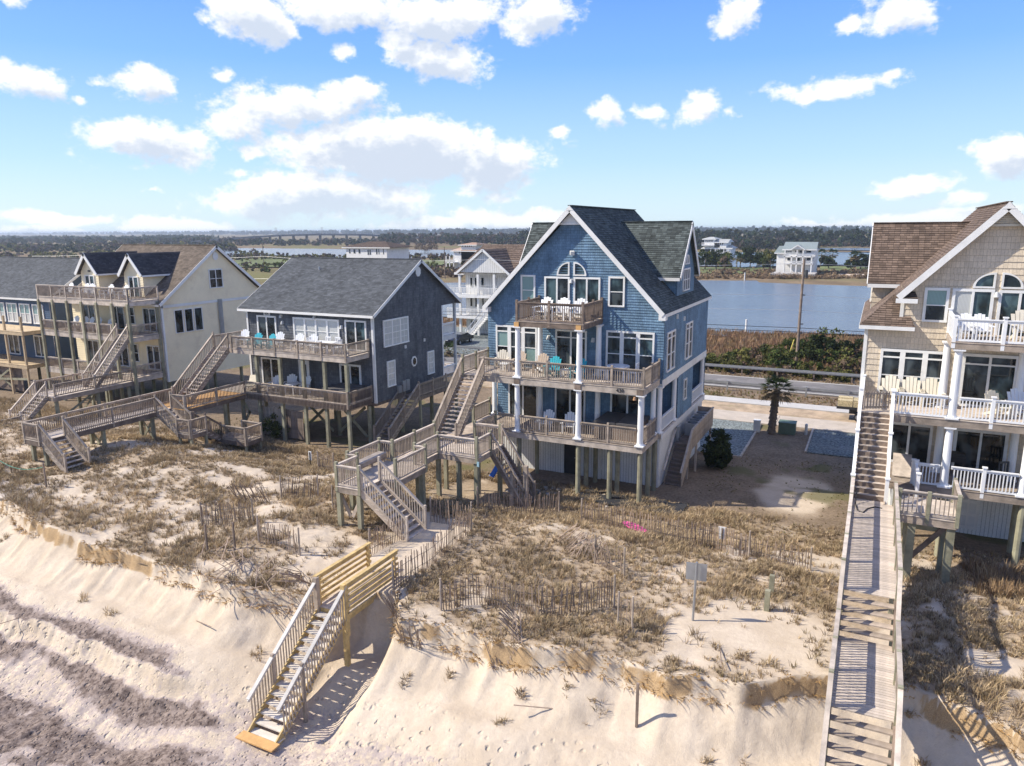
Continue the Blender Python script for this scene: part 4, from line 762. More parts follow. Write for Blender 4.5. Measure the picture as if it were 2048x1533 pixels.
# ---------------------------------------------------------------- yellow house
yh = thing('beach_house',(-47.5,10,0),'pale yellow lap sided house with two front dormers and three weathered decks','house')
x0,x1,yw,yb = -53.4,-42.0,5.7,16.3
wallp(yh,'y',yw,-1,rect(x0,x1,2.0,8.5),.2,.02,YEL); wallp(yh,'x',x1,1,[(yw,1.9),(yb,1.9),(yb,8.9),(11.65,12.7),(yw,8.45)],.2,.02,YEL); wallp(yh,'x',x0,-1,[(yw,1.9),(yb,1.9),(yb,8.9),(11.65,12.7),(yw,8.45)],.2,.02,YEL); wallp(yh,'y',yb,1,rect(x0,x1,1.9,9),.2,.02,YEL)
gable_roof_x(yh,-53.9,-41.72,5.3,8.36,11.65,12.95,16.75,8.95,ROOFY,.24)
MB().box(x1+.02,x1+.06,yw,yb,8.0,8.22).build('band_board',WHITE,yh); MB().box(x1+.02,x1+.06,yw-.05,yw+.13,1.9,8.3).build('corner_board',WHITE,yh); MB().box(x1-.13,x1+.05,yw-.05,yw-.02,1.9,8.3).build('corner_board',WHITE,yh)
n=10; MB().prism([(x1,11.65+.3*math.cos(2*math.pi*k/n),12.0+.36*math.sin(2*math.pi*k/n)) for k in range(n)],(.06,0,0)).build('gable_vent',WHITE,yh)
for a in (6.85,7.85,8.85): win(yh,'x',x1,1,a,a+.85,5.8,7.75,1,1,fw=.06)
win(yh,'x',x1,1,10.75,12.25,9.25,10.9,2,2,fw=.09,mul=.07)
for k in range(4): MB().cyl((x1+.1,11.5+k*.12,3.2),(x1+.1,11.5+k*.12,8.25),.05,.05,8).build('conduit',METAL,yh)
for xd in (-50.9,-45.3):                      # dormers facing the sea
    yd = 6.0; hw = 1.15; zb_,ze_,za_ = 8.6,10.75,12.1
    MB().siding('y',yd,-1,[(xd-hw,zb_),(xd+hw,zb_),(xd+hw,ze_),(xd,za_),(xd-hw,ze_)],.2,.02).build('dormer_wall',YEL,yh)
    for s in (-1,1):
        MB().siding('x',xd+s*hw,s,rect(yd,10.5,zb_,ze_),.2,.02).build('dormer_wall',YEL,yh)
        slope(yh,(xd+s*1.5,yd-.35,10.62),(xd+s*1.5,11.3,10.62),(xd,yd-.35,12.4),(xd,11.3,12.4),ROOFD,name='dormer_roof')
        nn = Vector((s*1.78,0,1.5)).normalized(); board(yh,Vector((xd+s*1.5,yd-.38,10.62))-nn*.12,Vector((xd,yd-.38,12.4))-nn*.12,.05,.26,name='rake_board',up=nn); board(yh,(xd+s*1.52,yd-.35,10.55),(xd+s*1.52,10.2,10.55),.03,.14,name='fascia')
    win(yh,'y',yd,-1,xd-.62,xd+.62,8.75,10.5,2,1,pm=GLASSB,name='sliding_door',fw=.09)
letters(yh,'420',(-50.9,5.96,10.75),.24,BLACK)
for zt,bhh in ((8.78,.34),(5.95,.34),(2.75,.34)): deck(yh,-53.45,-42.05,2.85,5.68,zt,WOODL,WOODL,bh=bhh,faces='wes')
for zt,h_ in ((8.78,1.05),(5.95,.95),(2.75,.95)):
    railing(yh,(-53.4,2.87,zt),(-42.1 if zt>8 else (-44.4 if zt>5 else -45.0),2.87,zt),h_,1.9,WOODL,WOODD,joined=True,bs=.12,ph=0); railing(yh,(-42.1,2.87,zt),(-42.1,5.6,zt),h_,2.8,WOODL,WOODD,joined=True,bs=.12,ph=0)
for k in range(7): x = -53.35+k*1.87; MB().box(x-.1,x+.1,2.74,2.94,gz(x,2.9)-.3,8.6).build('deck_post',WOODG,yh)
MB().box(-42.2,-42.0,5.3,5.5,gz(-42,5.4)-.3,8.6).build('deck_post',WOODG,yh)
for z0_,z1_ in ((6.05,8.0),(2.85,4.9)):
    for a,b in ((-51.9,-50.3),(-48.3,-46.5),(-44.2,-42.6)): win(yh,'y',yw,-1,a,b,z0_,z1_,2,1,name='sliding_door',fw=.1)
    win(yh,'y',yw,-1,-46.0,-45.2,z0_+.5,z1_,1,2,fw=.08)
piles(yh,[(x,y) for x in (-53,-49.5,-46,-42.5) for y in (6.2,10,14)],2.3,.15)
ywk = thing('boardwalk',(-43.8,-2,.5),'weathered boardwalk with two flights of steps in front of the yellow house','boardwalk')
deck(ywk,-45.0,-42.3,-3.6,2.8,2.5,WOODL,WOOD,bh=.3); RY = dict(rm=WOOD,bm_=WOODD,bs=.13,h=.9,ph=.05,psp=3,joined=True)
railing(ywk,(-42.4,-3.5,2.5),(-42.4,2.7,2.5),**RY); railing(ywk,(-44.95,-3.5,2.5),(-44.95,2.7,2.5),**RY)
stairs(ywk,(-43.1,2.85,5.95),(-43.1,-.4,2.5),1.3,'y',17,WOODL,WOOD,rm=WOODL,psp=9,bs=.15); stairs(ywk,(-43.8,-3.6,2.5),(-43.8,-5.6,.75),1.3,'y',9,WOODL,WOOD,rm=WOODL,psp=9,bs=.15)
piles(ywk,[(-44.8,-3.4),(-42.5,-3.4),(-44.8,-.2),(-42.5,-.2),(-44.8,2.4),(-42.5,2.4)],2.2,.14)
board(ywk,(-42.5,-3.3,.8),(-42.5,-.5,2.2),.05,.15,WOODG,'brace'); board(ywk,(-44.8,-.2,.4),(-42.5,-.2,2.2),.05,.15,WOODG,'brace')
railing(ywk,(-43.1,-5.7,.6),(-41.8,-9.5,.9),**RY)

# ---------------------------------------------------------------- navy house at the left edge
nh = thing('beach_house',(-60,9,0),'navy blue house with grey roof and raw pine decks at the left edge','house')
x0,x1,yw,yb = -72,-56.3,5.5,15.5
wallp(nh,'y',yw,-1,rect(x0,x1,2.4,8.4),.18,.02,NAVY); wallp(nh,'x',x1,1,[(yw,2.4),(yb,2.4),(yb,8.4),(10.5,11.4),(yw,8.4)],.18,.02,NAVY)
gable_roof_x(nh,-72.5,-56.0,5.1,8.3,10.5,11.7,15.9,8.3,ROOFG)
for a in range(5): win(nh,'y',yw,-1,-66.6+a*1.95,-65.0+a*1.95,5.95,7.75,2,2,pm=[CURT,BLIND],fw=.12,mul=.1)
for a in (-63.2,-59.2): win(nh,'y',yw,-1,a,a+1.7,2.9,4.9,2,1,name='sliding_door',fw=.12)
for z in (5.7,2.75): deck(nh,-72,-55.9,2.6,5.45,z,PINEP,PINEP,bh=.3,faces='wes')
for x in (-70,-66,-62,-58.6,-56.1): MB().box(x-.08,x+.08,2.65,2.81,gz(x,2.7)-.3,7.0).build('deck_post',PINEP,nh)
piles(nh,[(-56.5,6),(-60,6),(-64,6),(-56.5,12)],2.4,.14)
for a,b in (((-62,2.75,.5),(-58.6,2.75,2.3)),((-58.6,2.78,.5),(-62,2.78,2.3)),((-60.4,2.7,1.2),(-56.2,2.7,1.5))): board(nh,a,b,.05,.18,WOODG,'brace')
MB().box(-70,-57.5,3.0,3.05,.2,2.3).build('lattice_screen',WOODD,nh)

# ---------------------------------------------------------------- blue house boardwalk and stairs
bb = thing('boardwalk',(-9,-6,1.2),'weathered boardwalk with bench alcove and stairs from the blue house to the dune','boardwalk')
deck(bb,-10.35,-6.75,-5.15,-2.4,3.15,WOODL,WOOD,bh=.26); deck(bb,-10.35,-8.4,-2.38,2.9,3.15,WOOD,WOOD,bh=.26,faces='we'); deck(bb,-10.35,-9.0,-7.2,-5.17,3.15,WOODL,WOOD,bh=.26); deck(bb,-11.1,-8.35,-9.7,-7.22,3.15,WOODL,WOOD,bh=.26); deck(bb,-10.5,-9.2,-11.2,-9.72,3.15,WOODL,WOOD,bh=.26)
R2 = dict(rm=WOODL,bm_=WOOD,pm=WOODG,h=.95,pw=.13,ph=.14,bs=.125,psp=1.7)
railing(bb,(-10.3,-3.4,3.15),(-10.3,-7.2,3.15),**R2); railing(bb,(-10.3,-7.22,3.15),(-11.05,-7.22,3.15),post=(0,1),**R2); railing(bb,(-11.05,-7.25,3.15),(-11.05,-9.65,3.15),post=(0,1),**R2); railing(bb,(-11.05,-9.68,3.15),(-10.48,-9.68,3.15),post=(0,1),**R2); railing(bb,(-10.46,-9.7,3.15),(-10.46,-11.15,3.15),post=(0,1),**R2); railing(bb,(-10.44,-11.17,3.15),(-9.22,-11.17,3.15),post=(0,1),**R2)
railing(bb,(-9.02,-5.13,3.15),(-9.02,-7.2,3.15),**R2); railing(bb,(-9.0,-7.23,3.15),(-8.4,-7.23,3.15),post=(0,1),**R2); railing(bb,(-8.38,-7.25,3.15),(-8.38,-9.68,3.15),post=(0,1),**R2); railing(bb,(-9.0,-5.13,3.15),(-6.8,-5.13,3.15),post=(0,1),**{**R2,'psp':2.2}); railing(bb,(-6.78,-5.1,3.15),(-6.78,-3.75,3.15),post=(0,1),**{**R2,'psp':2.2})
railing(bb,(-8.42,-2.4,3.15),(-8.42,-.05,3.15),post=(1,1),**R2); railing(bb,(-8.4,-2.4,3.15),(-6.9,-2.4,3.15),post=(0,1),**R2); railing(bb,(-10.3,2.8,3.15),(-10.3,.8,3.15),**R2)
bn_ = sub(MB().box(-11.0,-10.55,-9.5,-7.35,3.55,3.6).build('bench_seat',WOODL,bb),bb)
for y in (-9.4,-8.4,-7.45): MB().box(-10.95,-10.6,y-.04,y+.04,3.16,3.55).build('bench_leg',WOOD,bn_)
MB().box(-10.58,-10.54,-9.5,-7.35,3.38,3.55).build('bench_apron',WOOD,bn_)
stairs(bb,(-9.2,-10.45,3.15),(-6.85,-10.45,1.25),1.4,'x',10,WOODL,WOOD,rm=WOODL,psp=9,bs=.13,rails=(1,1))
stairs(bb,(-6.75,-3.1,3.15),(-4.9,-3.1,.35),1.2,'x',14,WOODD,WOODD,rm=WOOD,psp=9,bs=.13)
deck(bb,-10.4,-9.0,-.2,2.9,6.2,WOODL,WOOD,bh=.3,faces='wes'); railing(bb,(-10.36,2.8,6.2),(-10.36,-.2,6.2),**R2)
stairs(bb,(-9.72,-.2,6.2),(-9.72,-3.3,3.15),1.35,'y',16,WOODL,WOOD,rm=WOOD,psp=9,bs=.12,ovh=.06)
for x,y in [(-10.2,-5),(-9.1,-5),(-7.9,-5),(-6.9,-5),(-6.9,-2.5),(-8.2,-2.5),(-10.2,-2.5),(-10.2,1),(-9.0,-7),(-10.2,-7),(-11,-9.5),(-8.5,-9.5),(-8.5,-7.4),(-11,-7.4),(-10.4,-11.1),(-9.3,-11.1)]: MB().box(x-.1,x+.1,y-.1,y+.1,gz(x,y)-.4,2.88).build('pile',WOODG,bb)
MB().box(-4.95,-4.75,-3.75,-3.55,-.2,2.6).build('pile',WOOD,bb); MB().box(-5.7,-5.52,-3.7,-3.52,.0,2.1).build('pile',WOOD,bb)
for a,b in (((-10.4,-11.0,2.7),(-9.9,-11.0,1.75)),((-9.3,-11.0,2.7),(-9.8,-11.0,1.75)),((-8.5,-9.4,2.7),(-8.5,-8.6,1.8))): board(bb,a,b,.06,.16,WOOD,'brace')
for x,y,z in ((-6.7,-5.18,2.75),): MB().box(x-.06,x+.06,y-.03,y,z,z+.25).build('notice',mat('pale_blue_paint',(.4,.62,.7),.6),bb)

# ---------------------------------------------------------------- beach steps
bs_ = thing('beach_steps',(-6,-18,-1),'steep beach steps with grey handrails below a new yellow pine platform','steps')
XL,XR = -6.62,-5.38
deck(bs_,XL,XR,-17.0,-14.1,1.2,WOODL,WOODN,bh=.28)
for x in (XL-.04,XR+.04):
    for k in range(6):
        ya = -14.0-(.0 if k else .0); MB().box(x-.02,x+.02,-17.0,-13.9 if x<-6 else -14.0,1.06+k*.215,1.17+k*.215).build('rail_board',WOODN,bs_)
    MB().box(x-.07,x+.07,-17.05,-13.9 if x<-6 else -14.0,2.28,2.33).build('cap_rail',WOODN,bs_)
    for y in (-16.95,-14.15): MB().box(x-.05+(.06 if x<-6 else -.06),x+.05+(.06 if x<-6 else -.06),y-.05,y+.05,.3,2.3).build('post',WOODN,bs_)
for x in (XL+.02,XR-.02): MB().box(x-.08,x+.08,-17.16,-17.0,-1.6,2.3 if x<-6 else 2.3).build('leg',WOODN if x>-6 else WOOD,bs_)
stairs(bs_,(-6,-17.05,1.2),(-6,-20.55,-1.4),1.22,'y',14,TREADW,WOODN,rails=(0,0),ovh=.05,tw=.27)
for x in (XL,XR):
    MB().beam((x,-17.0,2.22),(x,-20.45,-.34),.13,.05).beam((x,-17.0,2.14),(x,-20.45,-.42),.04,.1).build('handrail',SR,bs_)
    for k in range(1,27):
        t_ = k/27; put('baluster',boxmesh(.036,.036,1.12,WOOD,'baluster'),bs_,(x+(.045 if x>-6 else -.045),-17.0-3.4*t_,2.12-2.5*t_-1.12+.05))
    MB().box(x-.05,x+.05,-19.35,-19.25,-2.0,.6).build('leg',WOOD,bs_)
MB().box(-6.75,-5.25,-20.95,-20.6,-1.42,-1.37).build('bottom_step',WOODO,bs_)
for x in (-6.55,-5.45): MB().box(x-.06,x+.06,-20.85,-20.7,-2.1,-1.42).build('leg',WOODN,bs_)
# ---------------------------------------------------------------- beige house boardwalk
rb = thing('boardwalk',(10.6,-9,1.5),'long straight plank boardwalk running from the beige house down to the beach','boardwalk')
stairs(rb,(10.45,DY,6.2),(10.45,-4.05,3.35),1.2,'y',15,WOODL,WOOD,rails=(0,0),solid=True)
for x in (9.82,11.06): railing(rb,(x,DY,6.2),(x,-3.95,3.35),.9,1.9,VINYL,VINYL,VINYL,.14,cap=True,pw=.13,ph=.1,bw=.042)
def planks(par, y0, y1, z, x0=9.85, x1=11.35):
    n = int((y1-y0)/.115); w_ = (y1-y0)/n
    for k in range(n): put('plank',boxmesh(x1-x0,w_-.016,.036,WOODL,'plank'),par,((x0+x1)/2+random.uniform(-.01,.01),y0+(k+.5)*w_,z-.036+random.uniform(-.003,.003)))
    for x in (x0+.04,x1-.04): MB().box(x-.03,x+.03,y0,y1,z-.27,z-.04).build('joist',WOOD,par)
planks(rb,-12.35,-4.05,3.35); planks(rb,-17.1,-13.75,2.4)
stairs(rb,(10.6,-12.35,3.35),(10.6,-13.75,2.4),1.5,'y',5,WOOD,WOODD,rails=(0,0)); stairs(rb,(10.6,-17.1,2.4),(10.6,-22.2,-1.4),1.5,'y',19,WOOD,WOODD,rails=(0,0),tw=.2)
RR = dict(h=.95,rm=WOODL,bm_=WOOD,pm=WOODG,psp=2.1,pw=.12,ph=.03,bs=.14)
for x in (9.84,11.36):
    railing(rb,(x,-4.1,3.35),(x,-12.35,3.35),**RR); railing(rb,(x,-12.35,3.35),(x,-13.75,2.4),post=(0,0),**RR); railing(rb,(x,-13.75,2.4),(x,-17.1,2.4),**RR); railing(rb,(x,-17.1,2.4),(x,-22.2,-1.4),post=(0,0),**RR)
    for y in (-4.3,-7,-9.7,-12.2,-13.9,-16.8,-19.5): 
        g0 = gz(x,y)-.4; MB().box(x-.08,x+.08,y-.08,y+.08,g0,max(g0+.6,(3.1 if y>-12.5 else 2.15 if y>-17 else .4))).build('pile',WOODG,rb)
deck(rb,11.42,13.5,-4.9,-2.6,3.35,WOODL,WOOD,bh=.3); R3 = dict(h=.95,rm=WOODL,bm_=WOOD,pm=WOODG,psp=1.1,pw=.13,ph=.06,bs=.15)
railing(rb,(11.5,-4.88,3.35),(13.45,-4.88,3.35),**R3); railing(rb,(13.47,-4.8,3.35),(13.47,-2.7,3.35),**{**R3,'psp':2.1})
deck(rb,11.42,13.0,-2.58,DY-.02,3.2,WOODD,WOODD,bh=.3)
railing(rb,(12.2,-.6,3.2),(12.2,-2.5,3.2),.95,1.9,VINYL,VINYL,VINYL,.13,cap=True,pw=.13)
for x,y in ((12.0,-4.7),(13.3,-4.7),(12.0,-2.8),(13.3,-2.8)): MB().box(x-.14,x+.14,y-.14,y+.14,gz(x,y)-.4,3.02).build('pile',WOODG,rb)
board(rb,(12.1,-3.0,.8),(13.3,-3.0,2.4),.06,.2,WOODD,'brace'); board(rb,(12.1,-2.9,2.2),(13.3,-2.9,2.2),.06,.2,WOODG,'brace')
# ---------------------------------------------------------------- chairs and tables
_ch = {}
def chair_parts(m_, style):
    k = (m_.name, style)
    if k in _ch: return _ch[k]
    P = []; s = MB(); b = MB()
    if style == 'adirondack':
        for i in range(5): y = -.32+i*.13; s.box(-.27,.27,y,y+.115,.37-i*.028,.395-i*.028)
        for i in range(5):
            a = (i-2)*.115; h = .98-.05*(i-2)**2*.9; lean = .34
            b.add([(a*1.0-.05,.24,.26),(a*1.0+.05,.24,.26),(a*1.18+.06,.24+h*lean*.9,.26+h*.78),(a*1.18-.06,.24+h*lean*.9,.26+h*.78),(a-.05,.262,.26),(a+.05,.262,.26),(a*1.18+.06,.262+h*lean*.9,.26+h*.78),(a*1.18-.06,.262+h*lean*.9,.26+h*.78)],[(0,1,2,3),(7,6,5,4),(0,4,5,1),(1,5,6,2),(2,6,7,3),(3,7,4,0)])
        P += [('seat',s),('backrest',b)]
        for sx in (-1,1):
            P.append(('armrest',MB().box(sx*.36-.07,sx*.36+.07,-.40,.36,.56,.585)))
            P.append(('leg',MB().box(sx*.31-.03,sx*.31+.03,-.34,-.26,0,.56))); P.append(('leg',MB().beam((sx*.28,.45,.0),(sx*.28,-.28,.36),.03,.1)))
    elif style == 'dining':
        s.box(-.23,.23,-.22,.22,.43,.47); b.box(-.23,.23,.20,.235,.86,.95); 
        for i in range(4): b.box(-.19+i*.115,-.15+i*.115,.205,.23,.47,.86)
        P += [('seat',s),('backrest',b)]
        for sx in (-1,1):
            for sy in (-1,1): P.append(('leg',MB().box(sx*.2-.025,sx*.2+.025,sy*.2-.025,sy*.2+.025,0,.43 if sy<0 else .93)))
    elif style == 'lounge':
        s.box(-.3,.3,-.8,.2,.3,.35); b.beam((0,.2,.34),(0,.75,.85),.6,.05); P += [('seat',s),('backrest',b)]
        for sx in (-1,1):
            for y in (-.7,.1): P.append(('leg',MB().box(sx*.27-.025,sx*.27+.025,y-.025,y+.025,0,.3)))
            P.append(('armrest',MB().box(sx*.33-.03,sx*.33+.03,-.3,.3,.5,.53)))
    r = [(n, mb.mesh(n, m_)) for n, mb in P]; _ch[k] = r; return r
def chair(x, y, z, rz, m_, label, style='adirondack', group=None, sc_=1.0, name=None):
    o = thing(name or {'adirondack':'adirondack_chair','dining':'dining_chair','lounge':'lounge_chair'}[style],(x,y,z),label,'chair',group); o.rotation_euler = (0,0,rz); o.scale = (sc_,)*3
    for n, me in chair_parts(m_, style):
        c = bpy.data.objects.new(n, me); C.objects.link(c); c.parent = o
    return o
def table(x, y, z, rx, ry, h, m_, label, rnd=False):
    o = thing('table',(x,y,z),label,'table')
    (MB().cyl((x,y,z+h-.04),(x,y,z+h),rx,rx,20) if rnd else MB().box(x-rx,x+rx,y-ry,y+ry,z+h-.04,z+h)).build('table_top',m_,o)
    for sx in (-1,1):
        for sy in (-1,1): MB().box(x+sx*rx*.72-.03,x+sx*rx*.72+.03,y+sy*ry*.72-.03,y+sy*ry*.72+.03,z,z+h-.04).build('leg',m_,o)
    return o
ZB = 6.2
chair(-9.15,2.15,ZB,.25,CREAM,'cream slatted chair leftmost on the middle deck of the blue house'); chair(-8.05,2.15,ZB,.1,TAN,'tan slatted chair half behind the white column on the blue house middle deck'); chair(-6.55+.0,1.9,ZB,.05,TAN,'tan slatted chair right of the white column on the blue house middle deck')
table(-8.6,1.5,ZB,.25,.25,.45,WHITE,'small white side table between the cream and tan chairs')
chair(-5.55,1.3,ZB,.0,TEAL,'left teal chair in front of the blue house middle deck door',group='teal chairs on the blue house'); chair(-4.05,1.3,ZB,.0,TEAL,'right teal chair behind the white column on the blue house middle deck',group='teal chairs on the blue house')
table(-4.8,1.4,ZB,.3,.25,.42,WHITE,'low white table between the two teal chairs')
table(-2.0,1.9,ZB,.62,.62,.74,VINYL,'round white dining table on the right of the blue house middle deck',True)
chair(-2.85,1.9,ZB,1.57,VINYL,'white dining chair left of the round table on the blue house','dining'); chair(-1.15,1.9,ZB,-1.57,VINYL,'white dining chair right of the round table on the blue house','dining')
for k,x in enumerate((-6.25,-5.2,-4.15)): chair(x,1.5,9.3,.1*(k-1),VINYL,('left','middle','right')[k]+' of three white chairs on the small top balcony of the blue house',sc_=1.12,group='chairs on the top balcony')
for k,x in enumerate((-5.85,-4.5)): chair(x,1.2,3.15,.1+.1*k,VINYL,('left','right')[k]+' white slatted chair on the lower deck of the blue house',group='chairs on the lower deck')
hot = thing('hot_tub',(-1.7,1.9,3.15),'hot tub under a grey cover on the blue house lower deck','hot tub'); MB().box(-2.85,-.55,.75,2.95,3.15,3.98).build('cabinet',WOODD,hot); MB().box(-2.9,-1.72,.7,3.0,3.98,4.09).build('cover',SPA,hot); MB().box(-1.68,-.5,.7,3.0,3.98,4.09).build('cover',SPA,hot)
hg = thing('hot_tub',(-20.9,2.7,3.08),'hot tub under a dark cover on the grey house lower deck','hot tub'); MB().box(-22.2,-20.2,1.75,3.6,3.08,3.85).build('cabinet',WOODD,hg); MB().box(-22.25,-20.15,1.7,3.65,3.85,3.95).build('cover',SPA,hg)
for k,(x,l) in enumerate(((-30.3,'white slatted chair at the left end of the grey house upper deck'),(-27.0,'white slatted chair left of the four windows on the grey house upper deck'),(-25.2,'left white tall chair before the four windows of the grey house'),(-24.0,'right white tall chair before the four windows of the grey house'))): chair(x,2.9,6.18,.25,VINYL,l,sc_=1.0,group='white chairs on the grey house')
chair(-28.1,1.9,6.18,.1,TEAL,'left teal chair by the railing of the grey house upper deck',group='teal chairs on the grey house'); chair(-26.9,1.9,6.18,-.1,TEAL,'right teal chair by the railing of the grey house upper deck',group='teal chairs on the grey house')
table(-22.4,2.4,6.18,.8,.5,.72,VINYL,'long white dining table on the grey house upper deck')
for k,(x,y,rz) in enumerate(((-22.8,3.1,0),(-22.0,3.1,0),(-23.5,2.4,1.57),(-21.3,2.4,-1.57),(-22.7,1.75,3.14),(-22.1,1.75,3.14))): chair(x,y,6.18,rz,VINYL,('back left','back right','left end','right end','front left','front right')[k]+' white chair at the long table on the grey house deck','dining',group='chairs round the grey house table')
chair(-29.4,2.6,3.08,.5,CREAM,'pale reclining lounge chair at the left of the grey house lower deck','lounge'); chair(-27.4,2.7,3.08,.2,VINYL,'white rocking chair by the sliding door on the grey house lower deck',name='rocking_chair'); table(-25.6,2.6,3.08,.5,.5,.72,VINYL,'round white table before the grey house lower door',True)
chair(-25.1,3.0,3.08,-.4,VINYL,'white chair right of the round table on the grey house lower deck',sc_=1.1); chair(-26.3,3.1,3.08,.4,VINYL,'white chair behind the round table on the grey house lower deck',sc_=1.1)
for k,x in enumerate((11.0,11.85,12.65)): chair(x,1.9,6.2,.05,CREAM,('left','middle','right')[k]+' of three cream slatted chairs by the beige house windows',sc_=1.15,group='chairs by the beige house windows')
chair(15.9,1.2,6.2,.3,VINYL,'white slatted chair at the right edge on the beige house middle deck',sc_=1.1); chair(15.1,1.0,6.2,.6,CREAM,'cream chair right of the sliding door on the beige house middle deck')
for k,x in enumerate((13.6,14.1,15.6)): chair(x,.9,9.45,.1,VINYL if k!=2 else CREAM,('left white','second white','large cream')[k]+' chair on the top balcony of the beige house',sc_=1.0+.2*(k==2))
gr = thing('grill',(13.9,1.6,3.2),'small black grill on the beige house lower deck','grill'); MB().box(13.6,14.2,1.4,1.9,3.85,4.1).build('body',BLACK,gr); MB().box(13.62,14.18,1.42,1.88,4.1,4.25).build('lid',BLACK,gr)
for sx in (13.65,14.15): MB().box(sx-.02,sx+.02,1.45,1.49,3.2,3.85).build('leg',BLACK,gr); MB().box(sx-.02,sx+.02,1.81,1.85,3.2,3.85).build('leg',BLACK,gr)
chair(15.7,1.2,3.2,.5,DMET,'dark metal chair at the right of the beige house lower deck','dining')
for k,(x,z) in enumerate(((-51.6,5.95),(-50.3,5.95),(-49.6,5.95),(-48.6,5.95),(-46.9,5.95),(-51.8,8.78),(-49.7,8.78),(-48.9,8.78),(-46.6,8.78),(-44.8,8.78))): chair(x,4.3,z,.2*math.sin(k*2),VINYL,('middle','top')[z>8]+' deck of the yellow house, white chair '+('leftmost','second from left','third from left','fourth from left','rightmost')[k%5],sc_=1.1,group='white chairs on the yellow house')
fl = thing('float_toy',(-8.0,-.8,0),'blue plastic beach float leaning under the blue house stairs','toy'); MB().beam((-8.15,-1.1,.75),(-7.95,-.7,1.3),.35,.07).build('board',BLUEP,fl)
hs = thing('garden_hose',(10.3,-5.3,3.36),'dark garden hose lying on the boardwalk below the white stair','hose')
m = MB(); pts = [(10.0,-4.1,3.9),(10.0,-4.6,3.4),(10.1,-5.3,3.375),(10.3,-5.4,3.375),(10.45,-4.9,3.375),(10.7,-4.6,3.375),(10.95,-4.65,3.375)]
for a,b in zip(pts,pts[1:]): m.cyl(a,b,.022,.022,6)
m.build('tube',BLACK,hs)

# ---------------------------------------------------------------- sand fences
pmesh = [MB().box(-.016,.016,-.006,.006,-.12,h).mesh('picket',PICK) for h in (1.02,1.1,1.16)]
def sand_fence(px, label, sp=.09, lean=(0,0), rnd=.05, hs=1.0, posts=True, group='weathered sand fences', skip=.04, pts3=None):
    G = pts3 or [ground(*p) for p in px]; o = thing('sand_fence',tuple(G[0]),label,'fence',group); wire = [[],[]]
    for a,b in zip(G,G[1:]):
        L = math.hypot(b[0]-a[0],b[1]-a[1]); n = max(1,int(L/sp)); ang = math.atan2(b[1]-a[1],b[0]-a[0])
        for k in range(n):
            t = k/n; x = a[0]+(b[0]-a[0])*t; y = a[1]+(b[1]-a[1])*t; z = gz(x,y)
            rx,ry = lean[0]+random.gauss(0,rnd), lean[1]+random.gauss(0,rnd)
            wire[0].append((x,y,z+.3*hs)); wire[1].append((x,y,z+.75*hs))
            if random.random() < skip: continue
            p = put('picket',random.choice(pmesh),o,(x,y,z-random.uniform(0,.1)),(rx,ry,ang)); p.scale = (1,1,hs)
    for w_ in wire:
        m = MB()
        for a,b in zip(w_[::3],w_[3::3]): m.beam(a,b,.012,.012)
        if m.v and abs(lean[0])<.28: m.build('wire',DMET,o)
    if posts:
        for a in (G[0],G[-1]): MB().cyl((a[0],a[1],gz(a[0],a[1])-.3),(a[0],a[1],gz(a[0],a[1])+1.2*hs),.04,.036,7).build('post',WOOD,o)
    return o
sand_fence([(787,1187),(830,1154),(869,1128),(894,1106),(917,1084),(943,1064)],'sand fence along the right of the sand path above the beach steps')
sand_fence([(740,1114),(782,1090),(806,1080)],'short sand fence left of the sand path by the yellow platform')
sand_fence([(862,1044),(900,1050),(943,1056)],'dense sand fence across the head of the sand path',sp=.08)
sand_fence([(955,1022),(1000,1028),(1050,1034),(1118,1030)],'sand fence just below the blue house stair and piles',lean=(.08,0))
sand_fence([(1163,1046),(1206,1052),(1256,1063),(1316,1077),(1371,1090),(1426,1096),(1467,1112),(1497,1118)],'long sand fence passing behind the pink board')
sand_fence([(1480,1112),(1517,1116),(1555,1126),(1600,1137),(1620,1141)],'low sand fence with a taller post near the right boardwalk',hs=.8)
sand_fence([(882,1222),(920,1216),(960,1211),(1015,1219),(1083,1233),(1157,1227),(1228,1216)],'longest upright sand fence across the middle of the right dune',sp=.095)
sand_fence([(1113,1075),(1135,1112),(1187,1126)],'collapsed curved sand fence lying in the right dune grass',lean=(-.9,.2),rnd=.1,posts=False)
sand_fence([(1190,1128),(1215,1140),(1248,1156)],'fanned short sand fence standing above the middle of the dune',lean=(0,-.22),rnd=.1)
sand_fence([(1236,1252),(1264,1262)],'short sand fence piece beside its post at the dune edge',rnd=.03)
sand_fence([(1050,1244),(1044,1290),(1015,1320),(985,1348)],'sand fence sliding down the sand bank below the dune edge',lean=(.75,.1),rnd=.08,posts=False)
sand_fence([(788,1222),(800,1270),(812,1296),(850,1300)],'broken sand fence hanging into the gully right of the beach steps',lean=(.3,.1),rnd=.14,posts=False)
sand_fence([(405,1056),(455,1052),(507,1048)],'upright sand fence left of the broken stick pile on the left dune')
sand_fence([(563,999),(600,998),(637,996)],'sand fence in the grass left of the blue boardwalk end',lean=(0,.12))
sand_fence([(475,1002),(510,1004),(545,1006)],'leaning sand fence in the grass above the upright left one',lean=(.25,-.25),rnd=.12,posts=False)
sand_fence([(518,1086),(560,1096),(600,1112)],'sand fence above the hollow left of the yellow platform',rnd=.06)
sand_fence([(637,942),(652,944),(668,946)],'short sand fence beside the small sign left of the boardwalk')
sand_fence([(666,1020),(676,1022),(686,1024)],'few pickets under the left corner of the blue boardwalk end')
sand_fence([(600,1142),(612,1160),(626,1172)],'tangled fallen sand fence left of the beach steps',lean=(.8,.5),rnd=.2,posts=False)
